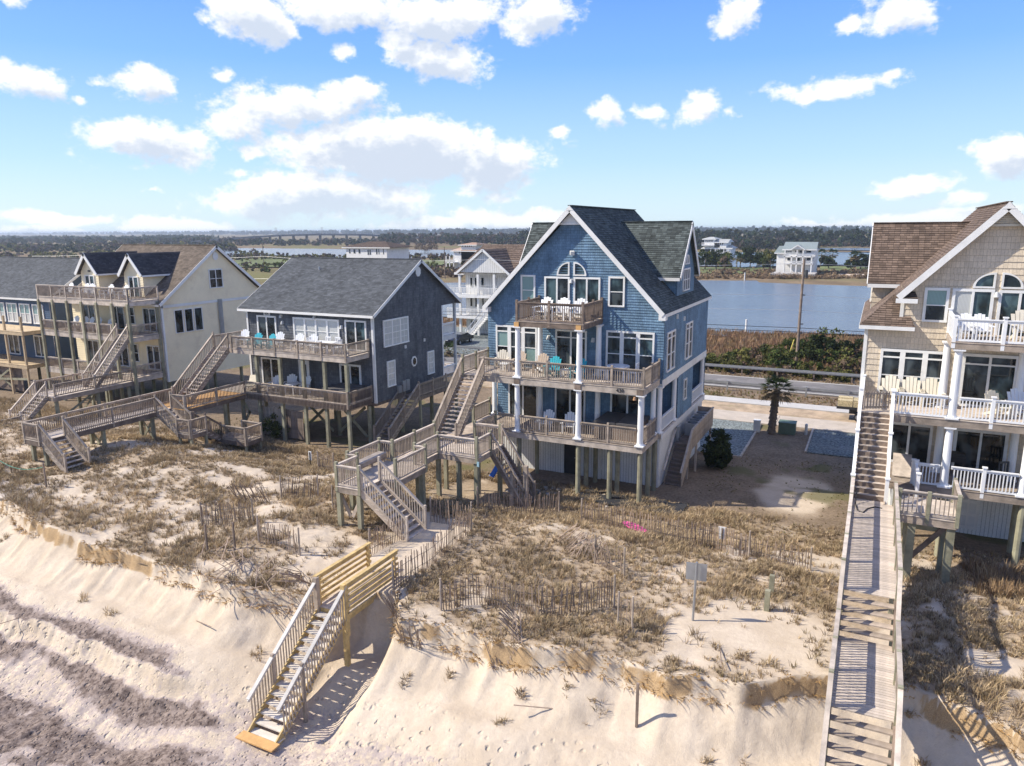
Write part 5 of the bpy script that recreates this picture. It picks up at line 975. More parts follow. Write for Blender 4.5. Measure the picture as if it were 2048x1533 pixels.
db = thing('fence_wreckage',tuple(ground(500,1175)),'scattered pile of broken fence sticks on the sand bank left of the steps','debris')
for k in range(70):
    u = random.gauss(497,48); v = 1160+(u-497)*.55+random.gauss(0,26); q = ground(max(405,min(610,u)),max(1110,v)); c_ = put('stick',pmesh[k%3],db,(q[0],q[1],q[2]+.05+random.uniform(0,.1)),(random.choice((-1,1))*random.uniform(1.1,1.5),random.uniform(-.4,.4),random.gauss(.7,.7)))
for u,v,h_,l in ((415,1105,1.2,'left bare wooden stake by the fence wreckage'),(470,1100,1.2,'right bare wooden stake by the fence wreckage'),(93,975,1.25,'lone rope post on the left sand path'),(1542,1190,.75,'taller square bollard at the edge of the sand flat'),(1533,1222,.75,'square bollard standing on the bare sand flat'),(1273,1455,1.4,'thin stake with a green top standing on the sand bank')):
    q = ground(u,v); r_ = .035 if h_>1 else .085
    tag(MB().box(q[0]-r_,q[0]+r_,q[1]-r_,q[1]+r_,q[2]-.4,q[2]+h_).build('stake' if h_>1 else 'bollard',WOODG if h_<1 else WOODD,None),l,'post')
# drift sticks and roots on the bank
for k,(u,v) in enumerate(((35,1240),(395,1245),(150,1310),(1150,1360),(1100,1420),(1440,1300),(260,1130))):
    q = ground(u,v); tag(put('driftwood_stick',pmesh[k%3],None,(q[0],q[1],q[2]+.04),(1.4,random.uniform(-.3,.3),k*1.3)),'thin drift stick lying on the sand '+('at the far left','left of the beach steps','on the dark beach','below the dune edge','low on the right bank','near the grassy clump','under the left dune edge')[k],'stick','drift sticks on the sand')
# signs
sg = ground(1385,1243); s_ = thing('sign',tuple(sg),'grey square sign seen from behind on a steel post on the sand flat','sign')
MB().cyl((sg[0],sg[1],sg[2]-.3),(sg[0]+.05,sg[1]+.02,sg[2]+2.1),.04,.04,8).build('post',METAL,s_); MB().prism([(sg[0]-.3,sg[1]+.05,sg[2]+1.42),(sg[0]+.36,sg[1]+.14,sg[2]+1.42),(sg[0]+.36,sg[1]+.14,sg[2]+2.02),(sg[0]-.3,sg[1]+.05,sg[2]+2.02)],(0,.02,0)).build('panel',METAL,s_)
for (u,v,l) in ((1443,1098,'small white sign on the long sand fence behind the pink board'),(622,935,'small white sign left of the blue boardwalk')):
    q = ground(u,v); s_ = thing('sign',tuple(q),l,'sign'); w_ = .34 if u>1000 else .22
    MB().box(q[0]-w_/2,q[0]+w_/2,q[1]-.03,q[1]-.01,q[2]+.45,q[2]+1.0).build('panel',WHITE,s_); MB().box(q[0]-.035,q[0]+.035,q[1]-.055,q[1]-.032,q[2]-.2,q[2]+.95).build('post',BLACK,s_)
q = ground(1270,1062); sf = MB(); n = 14
P = [(1.05*math.cos(2*math.pi*k/n)*(1 if math.cos(2*math.pi*k/n)<.5 else 1.1),.27*math.sin(2*math.pi*k/n)) for k in range(n)]
sf.prism([(a,b,.30-.06*a) for a,b in P],(0,0,.07)); o = sf.build('surfboard',PINK); o.location = q; o.scale = (.6,.7,.7); o.rotation_euler = (.35,.0,-.35); tag(o,'pink surfboard lying in the dune grass behind the sand fence','surfboard')
wb = MB().prism([(-29.6,-15.9,1.5),(-26.3,-15.9,1.42),(-27.2,-14.5,1.5),(-29.6,-14.5,1.55)],(0,0,.06)).build('plywood_sheet',WOODL); tag(wb,'pale plywood sheet on the sand path at the left edge','plywood')
rp = thing('rope',(-28,-12.5,1.6),'thin green rope strung from the left boardwalk stair to the lone post','rope'); m = MB()
qa = ground(93,975); prev = None
for k in range(13):
    t = k/12; pnt = (qa[0]+(-33-qa[0])*t, qa[1]+(-13.4-qa[1])*t, qa[2]+1.05-.9*math.sin(math.pi*t)*.6)
    if prev: m.cyl(prev,pnt,.012,.012,5)
    prev = pnt
m.build('strand',mat('green_rope',(.05,.3,.22),.6),rp)
# rubble, ground cloth and pavers under the blue house
rub = thing('rubble',(-3.7,0,0),'broken pale rubble stones scattered under the blue house lower deck','stones')
for k in range(60):
    x = random.uniform(-7.3,-.2); y = random.uniform(-.9,1.2)+.15*math.sin(x); r_ = random.uniform(.06,.2); z = gz(x,y)
    bm = bmesh.new(); bmesh.ops.create_icosphere(bm,subdivisions=1,radius=r_)
    for v in bm.verts: v.co *= random.uniform(.7,1.15); v.co.z *= .6
    me = bpy.data.meshes.new('stone'); bm.to_mesh(me); bm.free(); me.materials.append(RUBBLE)
    put('stone',me,rub,(x,y,z+r_*.2))
m = MB()
for i in range(14):
    for j in range(5): a = -3.4+i*.4; y = -.75+j*.35; m.poly([(u_,v_,gz(u_,v_)+.04+.1*abs(math.sin(u_*3.1+v_*5))) for u_,v_ in ((a,y),(a+.4,y),(a+.4,y+.35),(a,y+.35))])
tag(m.build('ground_cloth',BFAB,None),'crumpled black ground cloth at the foot of the blue house piles','ground cloth')
pv = MB().box(-7.4,-4.2,1.5,3.1,-.12,.03).build('paver_strip',PAVER); struct(pv)
# ---------------------------------------------------------------- street side: guardrails, boxes, vehicles
GRM = METAL
def guardrail(y, z, label, hh=.72):
    o = thing('guardrail',(0,y,z),label,'guardrail'); m = MB()
    for (a,b) in ((-.155,-.06),(-.06,.06),(.06,.155)):
        off = .04 if a>-.1 and b<.1 else 0
        m.add([(-110,y-off,z+hh+a),(70,y-off,z+hh+a),(70,y-off,z+hh+b),(-110,y-off,z+hh+b)],[(0,1,2,3)]); m.add([(-110,y-off+.02,z+hh+a),(70,y-off+.02,z+hh+a),(70,y-off+.02,z+hh+b),(-110,y-off+.02,z+hh+b)],[(3,2,1,0)])
    m.build('beam',METAL if y>40 else GRM,o)
    for k in range(45): x = -90+k*3.4; put('post',boxmesh(.14,.14,1.0,WOODD if y>40 else GRM,'post'),o,(x,y+(.12 if y>40 else -.12),z-.1))
guardrail(33.2,-.55,'near galvanised guardrail between sidewalk and road',.62); guardrail(41.0,-.55,'far galvanised guardrail in front of the marsh shrubs',.78)
ub = thing('utility_box',(4.95,20.1,-.6),'green ground transformer box by the palm tree','utility box'); MB().box(4.45,5.6,19.7,20.6,-.6,.2).build('case',UBOX,ub); MB().box(4.42,5.63,19.67,20.63,.2,.26).build('lid',UBOX,ub)
ub = thing('utility_box',(2.95,19.6,-.6),'pale grey utility pedestal left of the palm tree','utility box'); MB().box(2.75,3.2,19.4,19.85,-.6,.25).build('case',OFFW,ub); MB().box(2.72,3.23,19.37,19.88,.25,.29).build('lid',OFFW,ub)
ub = thing('utility_post',(6.3,20.3,-.6),'short pale utility marker right of the green box','utility post'); MB().cyl((6.3,20.3,-.65),(6.3,20.3,.1),.1,.1,10).build('case',OFFW,ub); MB().cyl((6.3,20.3,.1),(6.3,20.3,.2),.12,.05,10).build('cap',OFFW,ub)
def wheel(par, x, y, z, r=.32, w_=.2, ax='y'):
    a,b = ((x,y-w_/2,z),(x,y+w_/2,z)) if ax=='y' else ((x-w_/2,y,z),(x+w_/2,y,z))
    t = sub(MB().cyl(a,b,r,r,18).build('wheel',BLACK,par),par); d_ = Vector(b)-Vector(a)
    MB().cyl(Vector(a)-d_*.02,Vector(b)+d_*.02,r*.6,r*.6,14).build('rim',METAL,t)
ct = thing('flatbed_cart',(9.6,26.3,-.55),'black flatbed cart loaded with tan straw bales by the sidewalk','cart'); MB().box(8.0,11.4,25.5,27.2,.35,.55).build('bed',BLACK,ct); MB().box(8.9,11.4,25.7,27.0,.0,.35).build('chassis',BLACK,ct)
STRAW = mat('straw',(.44,.36,.21),.95,.4,9,.9)
for i in range(3):
    for j in range(2): MB().box(8.05+i*1.1,9.1+i*1.1,25.55+j*.8,26.3+j*.8,.55,1.02+.06*((i+j)%2)).build('bale',STRAW,ct)
MB().box(10.1,10.6,25.7,26.0,1.05,1.2).build('red_bag',mat('red_cloth',(.6,.06,.03),.7),ct); MB().box(9.9,10.5,26.6,27.0,1.03,1.4).build('dark_bag',BLACK,ct)
for x in (9.6,11.0):
    for y in (25.55,27.1): wheel(ct,x,y,-.2,.34)
car = thing('car',(-38.6,47.6,-.5),'black sedan parked on the gravel behind the grey house','car')
CARP = mat('black_car_paint',(.012,.012,.014),.15,.05,spec=.6)
prof = [(-2.3,.32),(-2.25,.7),(-1.6,.86),(-1.0,1.32),(.7,1.38),(1.5,.95),(2.2,.86),(2.3,.4)]
cx,cy = -38.6,47.6
m = MB(); m.prism([(cx-.85,cy+a,-.5+b) for a,b in prof],(1.7,0,0)); m.build('body',CARP,car)
m = MB().prism([(cx-.87,cy+a,-.5+b) for a,b in ((-1.35,.92),(-.95,1.25),(.6,1.3),(1.2,.95))],(1.74,0,0)); m.build('side_windows',GLASS,car)
MB().prism([(cx-.7,cy-1.55,.4),(cx+.7,cy-1.55,.4),(cx+.65,cy-1.05,.8),(cx-.65,cy-1.05,.8)],(0,-.03,.02)).build('windscreen',GLASS,car)
for s in (-1,1): MB().box(cx+s*.62-.16,cx+s*.62+.16,cy-2.3,cy-2.24,.1,.22).build('headlight',OFFW,car)
for x in (cx-.8,cx+.8):
    for y in (cy-1.4,cy+1.4): wheel(car,x,y,-.2,.31,.2,'x')
# ---------------------------------------------------------------- vegetation
def leafmat(name, attr='tint', rough=.8, trans=.25):
    m = bpy.data.materials.new(name); m.use_nodes = True; N = NT(m.node_tree)
    c = N.n('VertexColor',layer_name=attr).outputs[0]
    d = N.n('BsdfPrincipled',{'Base Color':c,'Roughness':rough,'Specular IOR Level':.15}); t = N.n('BsdfTranslucent',{'Color':c}); mx = N.n('MixShader',{0:trans,1:d.outputs[0],2:t.outputs[0]})
    N.t.links.new(mx.outputs[0],N.n('OutputMaterial').inputs[0]); return m
LEAF = leafmat('foliage'); GRASSM = leafmat('dry_grass',trans=.2)
def fastmesh(name, V, F, col, m_):            # V (n,3), F list of (k,) face arrays as (array, size); col per vertex
    me = bpy.data.meshes.new(name); me.vertices.add(len(V)); me.vertices.foreach_set('co', V.astype(np.float32).ravel())
    li = np.concatenate([f.ravel() for f in F]); st = []; o = 0; tot = []
    for f in F: n,k = f.shape; st.append(o+np.arange(n)*k); tot.append(np.full(n,k)); o += n*k
    st = np.concatenate(st); tot = np.concatenate(tot)
    me.loops.add(len(li)); me.loops.foreach_set('vertex_index', li.astype(np.int32)); me.polygons.add(len(st)); me.polygons.foreach_set('loop_start', st.astype(np.int32)); me.polygons.foreach_set('loop_total', tot.astype(np.int32)); me.update(); me.validate()
    a = me.color_attributes.new('tint','FLOAT_COLOR','POINT'); a.data.foreach_set('color', np.concatenate([col,np.ones((len(col),1))],1).astype(np.float32).ravel())
    me.materials.append(m_); return me
def tufts(base, K, ln, spread, width, cols, lean=(0,0,0), up=1.0):
    N_ = len(base); n = N_*K; b = np.repeat(base,K,0); L = np.repeat(ln,K)*rng.uniform(.55,1.15,n)
    az_ = rng.uniform(0,2*np.pi,n); out = rng.uniform(.15,1.0,n)*spread
    dx = np.cos(az_)*out+lean[0]; dy = np.sin(az_)*out+lean[1]; dz = np.sqrt(np.clip(1-.5*out**2,.15,1))*up+lean[2]
    rad = np.repeat(ln,K)*.35*rng.uniform(0,1,n)
    p0 = b+np.stack([np.cos(az_)*rad,np.sin(az_)*rad,np.full(n,-.03)],1)
    p1 = p0+np.stack([dx*.5,dy*.5,dz*.62],1)*L[:,None]; p2 = p1+np.stack([dx*.75,dy*.75,dz*.30],1)*L[:,None]
    sd = np.stack([-np.sin(az_+rng.uniform(-1,1,n)),np.cos(az_),np.zeros(n)],1)*(width*rng.uniform(.6,1.3,n))[:,None]
    V = np.stack([p0-sd,p0+sd,p1-sd*.8,p1+sd*.8,p2],1).reshape(-1,3); i = np.arange(n)*5
    Q = np.stack([i,i+1,i+3,i+2],1); T = np.stack([i+2,i+3,i+4],1)
    c = np.repeat(cols,K,0)*rng.uniform(.75,1.25,(n,1)); c = np.repeat(c,5,0); return V,Q,T,c
def merge(parts):
    V=[];Q=[];T=[];c=[];o=0
    for v,q,t,k in parts: V.append(v);Q.append(q+o);T.append(t+o);c.append(k);o+=len(v)
    return np.concatenate(V),[np.concatenate(Q),np.concatenate(T)],np.concatenate(c)
def pal(n, cols, w=None): i = rng.choice(len(cols),n,p=w); return np.array(cols)[i]
DRY = [(.39,.285,.165),(.47,.36,.215),(.31,.225,.135),(.36,.27,.155),(.25,.185,.115),(.53,.41,.26),(.26,.205,.115)]
# dune grass
n0 = 95000; px_ = rng.uniform(-58,22,n0); py_ = rng.uniform(-18,1.6,n0); cov = grass_cover(px_,py_); keep = rng.uniform(0,1,n0) < cov*(.55+.45*sstep(-.1,.12,fbm(px_*1.1,py_*1.1,3,501)))*np.where(px_<-32,.55,1)
for (a0,a1,b0,b1) in ((-6.9,-5.2,-17.2,-8.8),(9.7,11.5,-23,-2),(-10.4,-6.7,-5.2,0)): keep &= ~((px_>a0)&(px_<a1)&(py_>b0)&(py_<b1))
px_,py_ = px_[keep],py_[keep]; pz_ = H(px_,py_,False); nb = len(px_)
clump = .12+.20*sstep(-.2,.2,fbm(px_*.8,py_*.8,3,511))+rng.uniform(0,.08,nb)
P1 = tufts(np.stack([px_,py_,pz_],1),10,clump,.85,.010,pal(nb,DRY)*(.8+.5*np.clip(fbm(px_*.3,py_*.3,2,521)+.5,0,1))[:,None])
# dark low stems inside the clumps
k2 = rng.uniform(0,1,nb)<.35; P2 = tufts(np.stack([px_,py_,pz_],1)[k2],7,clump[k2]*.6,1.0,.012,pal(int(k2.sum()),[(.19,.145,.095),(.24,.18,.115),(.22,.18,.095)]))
# fringe hanging over the cut edge
ex = rng.uniform(-40,16,4200); okk = ~((ex>-6.9)&(ex<-4.6))&~((ex>9.6)&(ex<11.6))&~((ex>7.2)&(ex<9.6)&(rng.uniform(0,1,4200)<.6)); ex = ex[okk]; ex = ex[(fbm(ex*.5,ex*0+2,3,531)>-.13)]; ey = edge(ex)+rng.uniform(-.32,.12,len(ex)); ez = H(ex,ey,False)
P3 = tufts(np.stack([ex,ey,ez+.03],1)[::3],8,rng.uniform(.12,.32,len(ex[::3])),.7,.015,pal(len(ex[::3]),[(.50,.32,.13),(.44,.29,.13),(.36,.24,.115),(.26,.175,.09)]),lean=(.0,-.45,-.55),up=.9)
# sparse stray tufts on the sand and bank
hx = rng.uniform(-40,16,40); qx = np.repeat(hx,9)+rng.normal(0,.12,360); qy = np.repeat(edge(hx)+rng.uniform(-2.2,3.0,40),9)+rng.normal(0,.12,360); qz = H(qx,qy,False); P4 = tufts(np.stack([qx,qy,qz],1),10,rng.uniform(.1,.3,360),.8,.010,pal(360,DRY))
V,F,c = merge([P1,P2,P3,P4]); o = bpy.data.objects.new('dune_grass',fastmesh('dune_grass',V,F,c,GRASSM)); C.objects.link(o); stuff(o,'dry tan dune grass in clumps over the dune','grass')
# brush right of the boardwalk and weeds by the houses
def scatter_tufts(name, label, n, x0,x1,y0,y1, ln, K, cols, width=.014, spread=.5, gate=None, zf=None):
    x = rng.uniform(x0,x1,n); y = rng.uniform(y0,y1,n)
    if gate is not None: k = gate(x,y); x,y = x[k],y[k]
    z = H(x,y,False) if zf is None else zf(x,y); v = tufts(np.stack([x,y,z],1),K,rng.uniform(*ln,len(x)),spread,width,pal(len(x),cols)); V,F,c = merge([v])
    o = bpy.data.objects.new(name,fastmesh(name,V,F,c,GRASSM)); C.objects.link(o); return stuff(o,label,'grass')
scatter_tufts('brush','tall tan brush under the beige house at the right edge',700,14.4,20,-5.5,-.8,(.4,.85),12,[(.33,.22,.12),(.25,.17,.1),(.38,.27,.15),(.2,.14,.09)])
scatter_tufts('weeds','olive weeds and dry grass in the yard between the houses',7000,-35,13,-1.5,14,(.04,.13),7,[(.2,.16,.08),(.13,.13,.045),(.26,.2,.11),(.17,.17,.06)],gate=lambda x,y:((x<-10.5)|(x>2.2))&(fbm(x*.4,y*.4,3,541)>-.05)&~((x>-31)&(x<-18)&(y>1.5))&~((x>5)&(x<9)&(y>1)&(y<9)&(rng.uniform(0,1,len(x))<.7)))
scatter_tufts('verge_grass','rough grass on the road verges',9000,-60,24,29.9,44,(.12,.32),7,[(.27,.19,.1),(.16,.15,.055),(.33,.24,.13),(.2,.13,.08)],width=.02,gate=lambda x,y:((y<33.6)&(y>30))|(y>40.4)&(y<44),zf=lambda x,y:np.full(len(x),-.6))
scatter_tufts('marsh_grass','reddish brown marsh grass between road and lagoon',17000,-70,42,43.5,79,(.5,1.15),8,[(.25,.15,.09),(.30,.185,.105),(.20,.13,.085),(.34,.225,.13),(.24,.17,.085)],width=.035,spread=.42,gate=lambda x,y:(y<72.5+4*fbm(x*.12,x*0,3,551)+.35*x*.2)&~((x<-14)&(y<64)),zf=lambda x,y:np.full(len(x),-.65))
def leaf_cloud(cn, rad, n, size, cols, flat=1.0, gap=.35, jitter=.25):   # leaf faces on many clumps through an ellipsoid
    nc = max(4,n//55); d = rng.normal(size=(nc,3)); d /= np.linalg.norm(d,axis=1)[:,None]; r = rng.uniform(.35,1.0,nc)**.6
    cc = d*r[:,None]*np.array(rad); cc[:,2] = np.where(cc[:,2]<-.6*rad[2],-.6*rad[2],cc[:,2]); cs = rng.uniform(.6,1.3,nc)*np.mean(rad)*.30
    i = rng.integers(0,nc,n); e = rng.normal(size=(n,3)); e /= np.linalg.norm(e,axis=1)[:,None]; P = cc[i]+e*(cs[i]*rng.uniform(.5,1,n))[:,None]*np.array([1,1,.8])
    a = rng.normal(size=(n,3)); a /= np.linalg.norm(a,axis=1)[:,None]; b = np.cross(a,e+rng.normal(size=(n,3))*.6); b /= np.linalg.norm(b,axis=1)[:,None]+1e-9
    s = size*rng.uniform(.6,1.4,n)[:,None]; P = P+np.array(cn); V = np.stack([P-a*s,P+b*s*.55,P+a*s,P-b*s*.55],1).reshape(-1,3); k = np.arange(n)*4
    cl = np.array(cols)[rng.integers(0,len(cols),nc)][i]*rng.uniform(.75,1.25,(n,1)); return V,np.stack([k,k+1,k+2,k+3],1),np.repeat(cl,4,0)
def foliage(name, clouds, par=None):
    V=[];Q=[];c=[];o=0
    for v,q,k in clouds: V.append(v);Q.append(q+o);c.append(k);o+=len(v)
    V = np.concatenate(V)-np.array(worg(par)); o_ = bpy.data.objects.new(name,fastmesh(name,V,[np.concatenate(Q)],np.concatenate(c),LEAF)); C.objects.link(o_); o_.parent = par; return o_
GRN = [(.065,.09,.025),(.095,.115,.03),(.05,.065,.022),(.13,.135,.04)]; DGR = [(.03,.045,.018),(.045,.062,.022),(.035,.05,.02)]; OLV = [(.13,.13,.04),(.17,.16,.05),(.09,.095,.03)]; BRN = [(.16,.11,.075),(.2,.145,.1),(.12,.085,.06)]
def shrub(x, y, z, rx, ry, h, cols, label, n=1500, size=.09, name='shrub', group=None):
    t = thing(name,(x,y,z),label,'shrub',group); foliage('foliage',[leaf_cloud((x,y,z+h*.5),(rx,ry,h*.55),n*2//3,size,cols)]+[leaf_cloud((x+rx*random.uniform(-.7,.7),y+ry*random.uniform(-.7,.7),z+h*random.uniform(.2,.5)),(rx*.55,ry*.55,h*random.uniform(.25,.42)),n//5,size,cols) for _ in range(4)],t)
    m = MB()
    for k in range(4): a = k*1.6; m.cyl((x,y,z-.1),(x+rx*.5*math.cos(a),y+ry*.5*math.sin(a),z+h*.6),.04,.015,5)
    m.build('stems',WOODD,t); return t
shrub(2.0,9.6,-.5,.75,1.2,2.3,[(.03,.045,.018),(.045,.062,.022),(.035,.05,.02)],'dark evergreen bush beside the blue house service stair',5200,.09); q = ground(540,880); shrub(q[0],q[1]+.8,q[2]-.1,1.5,1.0,1.9,GRN,'leafy green bush under the corner of the grey house deck',2600,.08); q = ground(455,880); shrub(q[0],q[1],q[2]-.1,1.0,.7,1.0,DGR,'dark low vine by the grey house lower platform',1300,.07)
for k,(u,v,rx,h_,cl,l) in enumerate(((1655,735,5.2,3.9,DGR+GRN,'largest dark green shrub right of the utility pole'),(1560,742,3.4,2.0,GRN,'green shrub left of the utility pole'),(1500,738,3.6,1.7,OLV+BRN,'olive and grey shrub in the middle of the marsh edge'),(1450,740,2.6,1.3,OLV,'low olive shrub nearest the blue house by the far guardrail'),(1620,760,2.6,1.5,OLV+GRN,'yellow green bush in front of the utility pole'),(1700,752,3.2,2.2,BRN+OLV,'grey brown thicket beside the beige house'),(1730,735,3.6,2.8,DGR+BRN,'dark thicket half behind the beige house wall'),(1420,735,1.8,1.6,GRN+OLV,'small bright shrub at the blue house corner'),(1475,728,3.0,1.7,GRN+OLV,'mid green shrub behind the low olive one'),(1530,728,3.4,2.0,GRN+OLV+BRN,'mixed shrub behind the gap left of the pole'),(1590,722,3.2,2.4,GRN,'tall green shrub at the foot of the utility pole'),(1675,765,2.4,1.2,OLV,'low yellowish bush by the far guardrail near the beige house'),(1545,765,2.2,1.0,OLV+BRN,'low brown bush by the far guardrail in the middle'),(1480,755,2.2,1.0,OLV+BRN,'low brown bush by the far guardrail near the blue house'),(1640,715,3.6,2.6,BRN+GRN,'grey twiggy thicket behind the largest shrub'))):
    q = atz(u,v,-.6); shrub(q[0],max(42.8,q[1]),-.65,rx*.62,1.7,h_,cl,l,2400 if rx>3 else 1400,.16,group='shrubs along the marsh edge')
def palm(x, y, z, h, nf, fl, label, small=False, group=None, skirt=True):
    t = thing('palm_tree',(x,y,z),label,'palm tree',group); m = MB(); n = 14 if not small else 5
    for k in range(n): r0 = (.25 if not small else .17)*(1.15 if k%2 else 1.0); m.cyl((x+.012*k,y,z-.1+h*k/n),(x+.012*(k+1),y,z-.1+h*(k+1)/n),r0*1.15,r0*.85,9)
    m.build('trunk',mat('palm_bark',(.15,.115,.085),.9,.4,5,.8) if not small else PBARK,t); V=[];F=[];cl=[]
    for k in range(nf):
        a = 2.4*k; e = 1.15-1.9*(k/nf); top = np.array([x+.17,y,z+h]); dirn = np.array([math.cos(a)*math.cos(e),math.sin(a)*math.cos(e),math.sin(e)]); L = fl*random.uniform(.75,1.1); hub = top+dirn*L*.5-np.array([0,0,.12*L*(k/nf)])
        sdv = np.cross(dirn,[0,0,1]); sdv /= np.linalg.norm(sdv)+1e-9; upv = np.cross(sdv,dirn); o = len(V); wd = .02
        for q_ in (top-sdv*wd,top+sdv*wd,hub+sdv*wd,hub-sdv*wd): V.append(q_)
        F.append([o,o+1,o+2,o+3]); nl = 13 if not small else 7
        base_c = np.array(random.choice([(.045,.07,.025),(.06,.085,.03),(.035,.055,.02)] if k<nf*.55 else [(.22,.165,.09),(.17,.125,.07),(.12,.11,.05)])); cl += [base_c]*4
        for i in range(nl):
            th = (i/(nl-1)-.5)*2.5; d2 = dirn*math.cos(th)+sdv*math.sin(th)+upv*.12; tip = hub+d2*L*.55*(1-.25*abs(th)/1.25)-np.array([0,0,.18*L*random.uniform(.5,1.2)]); md = (hub+tip)/2+upv*.03; w2 = np.cross(d2,upv); w2 /= np.linalg.norm(w2)+1e-9; w2 *= .035*(1 if not small else 2.2)*fl/1.2
            o = len(V); V += [hub,md-w2,tip,md+w2]; F.append([o,o+1,o+2,o+3]); cl += [base_c*random.uniform(.8,1.25)]*4
    o_ = bpy.data.objects.new('fronds',fastmesh('fronds',np.array(V)-np.array((x,y,z)),[np.array(F)],np.array(cl),LEAF)); C.objects.link(o_); o_.parent = t; return t
PBARK = mat('far_palm_bark',(.16,.13,.1),.9,.3,2)
palm(4.0,19.5,-.6,3.4,38,1.35,'sabal palm with shaggy trunk between the blue and beige houses'); q = atz(895,712,-.5); palm(q[0],q[1],-.55,.7,22,1.5,'low palm behind the grey house rear porch')
# ---------------------------------------------------------------- background houses
def far_house(label, Y, base, body, roof, wins=(), cols_=(), decks=(), gable=None, depth=9, hip=True, wm_=None, rm=None, extra=None, zb=None):
    A = lambda u,v: aty(u,v,Y); b0 = A(*base); o = thing('house',(b0[0],Y+depth/2,-.6),label,'house'); wm_ = wm_ or WHITE; rm = rm or ROOFG
    for (u0,v0,u1,v1) in body:
        p,q = A(u0,v0),A(u1,v1); p2 = A(u0,v1); MB().box(p[0],q[0],Y,Y+depth,-.7 if zb is None else min(p2[2],q[2]),min(p[2],A(u1,v0)[2])).build('wall',wm_,o)
    for (u0,u1,ve,vr,ins) in roof:
        p,q = A(u0,ve),A(u1,ve); zr = A((u0+u1)/2,vr)[2]; e = .6; ye,yb_ = Y-e,Y+depth+e; i = (q[0]-p[0])*ins; ym = Y+depth/2; ze = p[2]; d_ = 0.01
        slope(o,(p[0]-e,ye,ze),(q[0]+e,ye,ze),(p[0]-e+i,ym,zr),(q[0]+e-i,ym,zr),rm,step=.5); slope(o,(p[0]-e,yb_,ze),(q[0]+e,yb_,ze),(p[0]-e+i,ym,zr),(q[0]+e-i,ym,zr),rm,step=.5)
        if ins>.02:
            slope(o,(p[0]-e,yb_,ze),(p[0]-e,ye,ze),(p[0]-e+i,ym+.01,zr),(p[0]-e+i,ym-.01,zr),rm,step=.5); slope(o,(q[0]+e,ye,ze),(q[0]+e,yb_,ze),(q[0]+e-i,ym-.01,zr),(q[0]+e-i,ym+.01,zr),rm,step=.5)
        else:
            for x in (p[0]-.02,q[0]+.02): MB().prism([(x-.05,Y,ze-.05),(x-.05,Y+depth,ze-.05),(x-.05,ym,zr-.15)],(.1,0,0)).build('gable_wall',wm_,o)
        MB().box(p[0]-e,q[0]+e,ye-.05,ye-.01,ze-.3,ze+.02).build('fascia',WHITE,o)
    for (u0,v0,u1,v1) in wins:
        p,q = A(u0,v0),A(u1,v1); f = sub(MB().box(p[0]-.06,q[0]+.06,Y-.06,Y,q[2]-.06,p[2]+.06).build('window',WHITE,o),o); MB().box(p[0],q[0],Y-.075,Y-.061,q[2],p[2]).build('pane',GLASS,f)
    for (u0,u1,vt,vb,dp) in decks:
        p,q = A(u0,vb),A(u1,vb); zt = A(u0,vt)[2]; MB().box(p[0],q[0],Y-dp,Y-.08,p[2]-.35,p[2]).build('porch_floor',WHITE,o)
        r_ = sub(MB().box(p[0],q[0],Y-dp,Y-dp+.06,zt-.08,zt).build('railing',WHITE,o),o); m = MB(); n = int((q[0]-p[0])/.22)
        for k in range(n+1): x = p[0]+(q[0]-p[0])*k/max(1,n); m.box(x-.045,x+.045,Y-dp+.01,Y-dp+.05,p[2],zt-.08)
        m.build('balusters',WHITE,r_,kind='stuff')
    for (u,v0,v1,dp) in cols_:
        p,q = A(u,v0),A(u,v1); MB().box(p[0]-.16,p[0]+.16,Y-dp,Y-dp+.3,max(-.7,q[2]),p[2]).build('porch_post',WHITE,o)
    if gable:
        for (u0,u1,ve,va,dp) in gable:
            p,q = A(u0,ve),A(u1,ve); a = A((u0+u1)/2,va); MB().prism([(p[0],Y-dp,p[2]),(q[0],Y-dp,p[2]),(a[0],Y-dp,a[2])],(0,.2,0)).build('gable_wall',wm_,o)
            for s,e_ in ((0,p),(1,q)):
                slope(o,(e_[0]+(-.3 if s==0 else .3),Y-dp-.3,p[2]-.15),(e_[0]+(-.3 if s==0 else .3),Y+depth*.45,p[2]-.15),(a[0],Y-dp-.3,a[2]+.1),(a[0],Y+depth*.45,a[2]+.1),rm,step=.5,name='gable_roof'); board(o,(e_[0]+(-.3 if s==0 else .3),Y-dp-.35,p[2]-.2),(a[0],Y-dp-.35,a[2]+.05),.08,.3,name='rake_board')
    return o
WBW = shingle('white_board_and_batten',(.72,.71,.68),.42,30,.02,.03,.6,gap=.65,blotch=.04)
o = far_house('white house with double porches and brown roof seen between the grey and blue houses',57,(960,668),[(931,546,1075,668)],[(920,1080,545,491,.13)],
    [(941,556,945,573),(950,556,957,573),(963,556,968,573),(941,596,945,613),(951,596,958,614),(965,596,968,613),(988,556,993,572),(942,641,956,660)],
    [(934,548,668,2.2),(970,548,668,2.2),(1002,548,668,2.2)],[(907,1075,571,586,2.6),(913,1075,612,627,2.6)],[(933,1031,543,500,2.2)],11,wm_=WBW,rm=ROOFBR)
A = lambda u,v: aty(u,v,53); p,q = A(973,630),A(937,674)
stairs(o,(p[0],53,p[2]),(q[0],53,q[2]),1.6,'x',12,WHITE,WHITE,rm=VINYL,psp=20,bs=.2)
far_house('white house with shallow hip roof just above the grey house ridge',185,(735,522),[(692,494,775,540)],[(688,779,495,484,.35)],[(698,499,701,507),(707,499,711,507),(717,499,721,507),(735,500,738,510),(739,500,742,510),(752,498,755,509),(757,498,759,509),(766,498,768,509)],depth=14,rm=ROOFBR); 
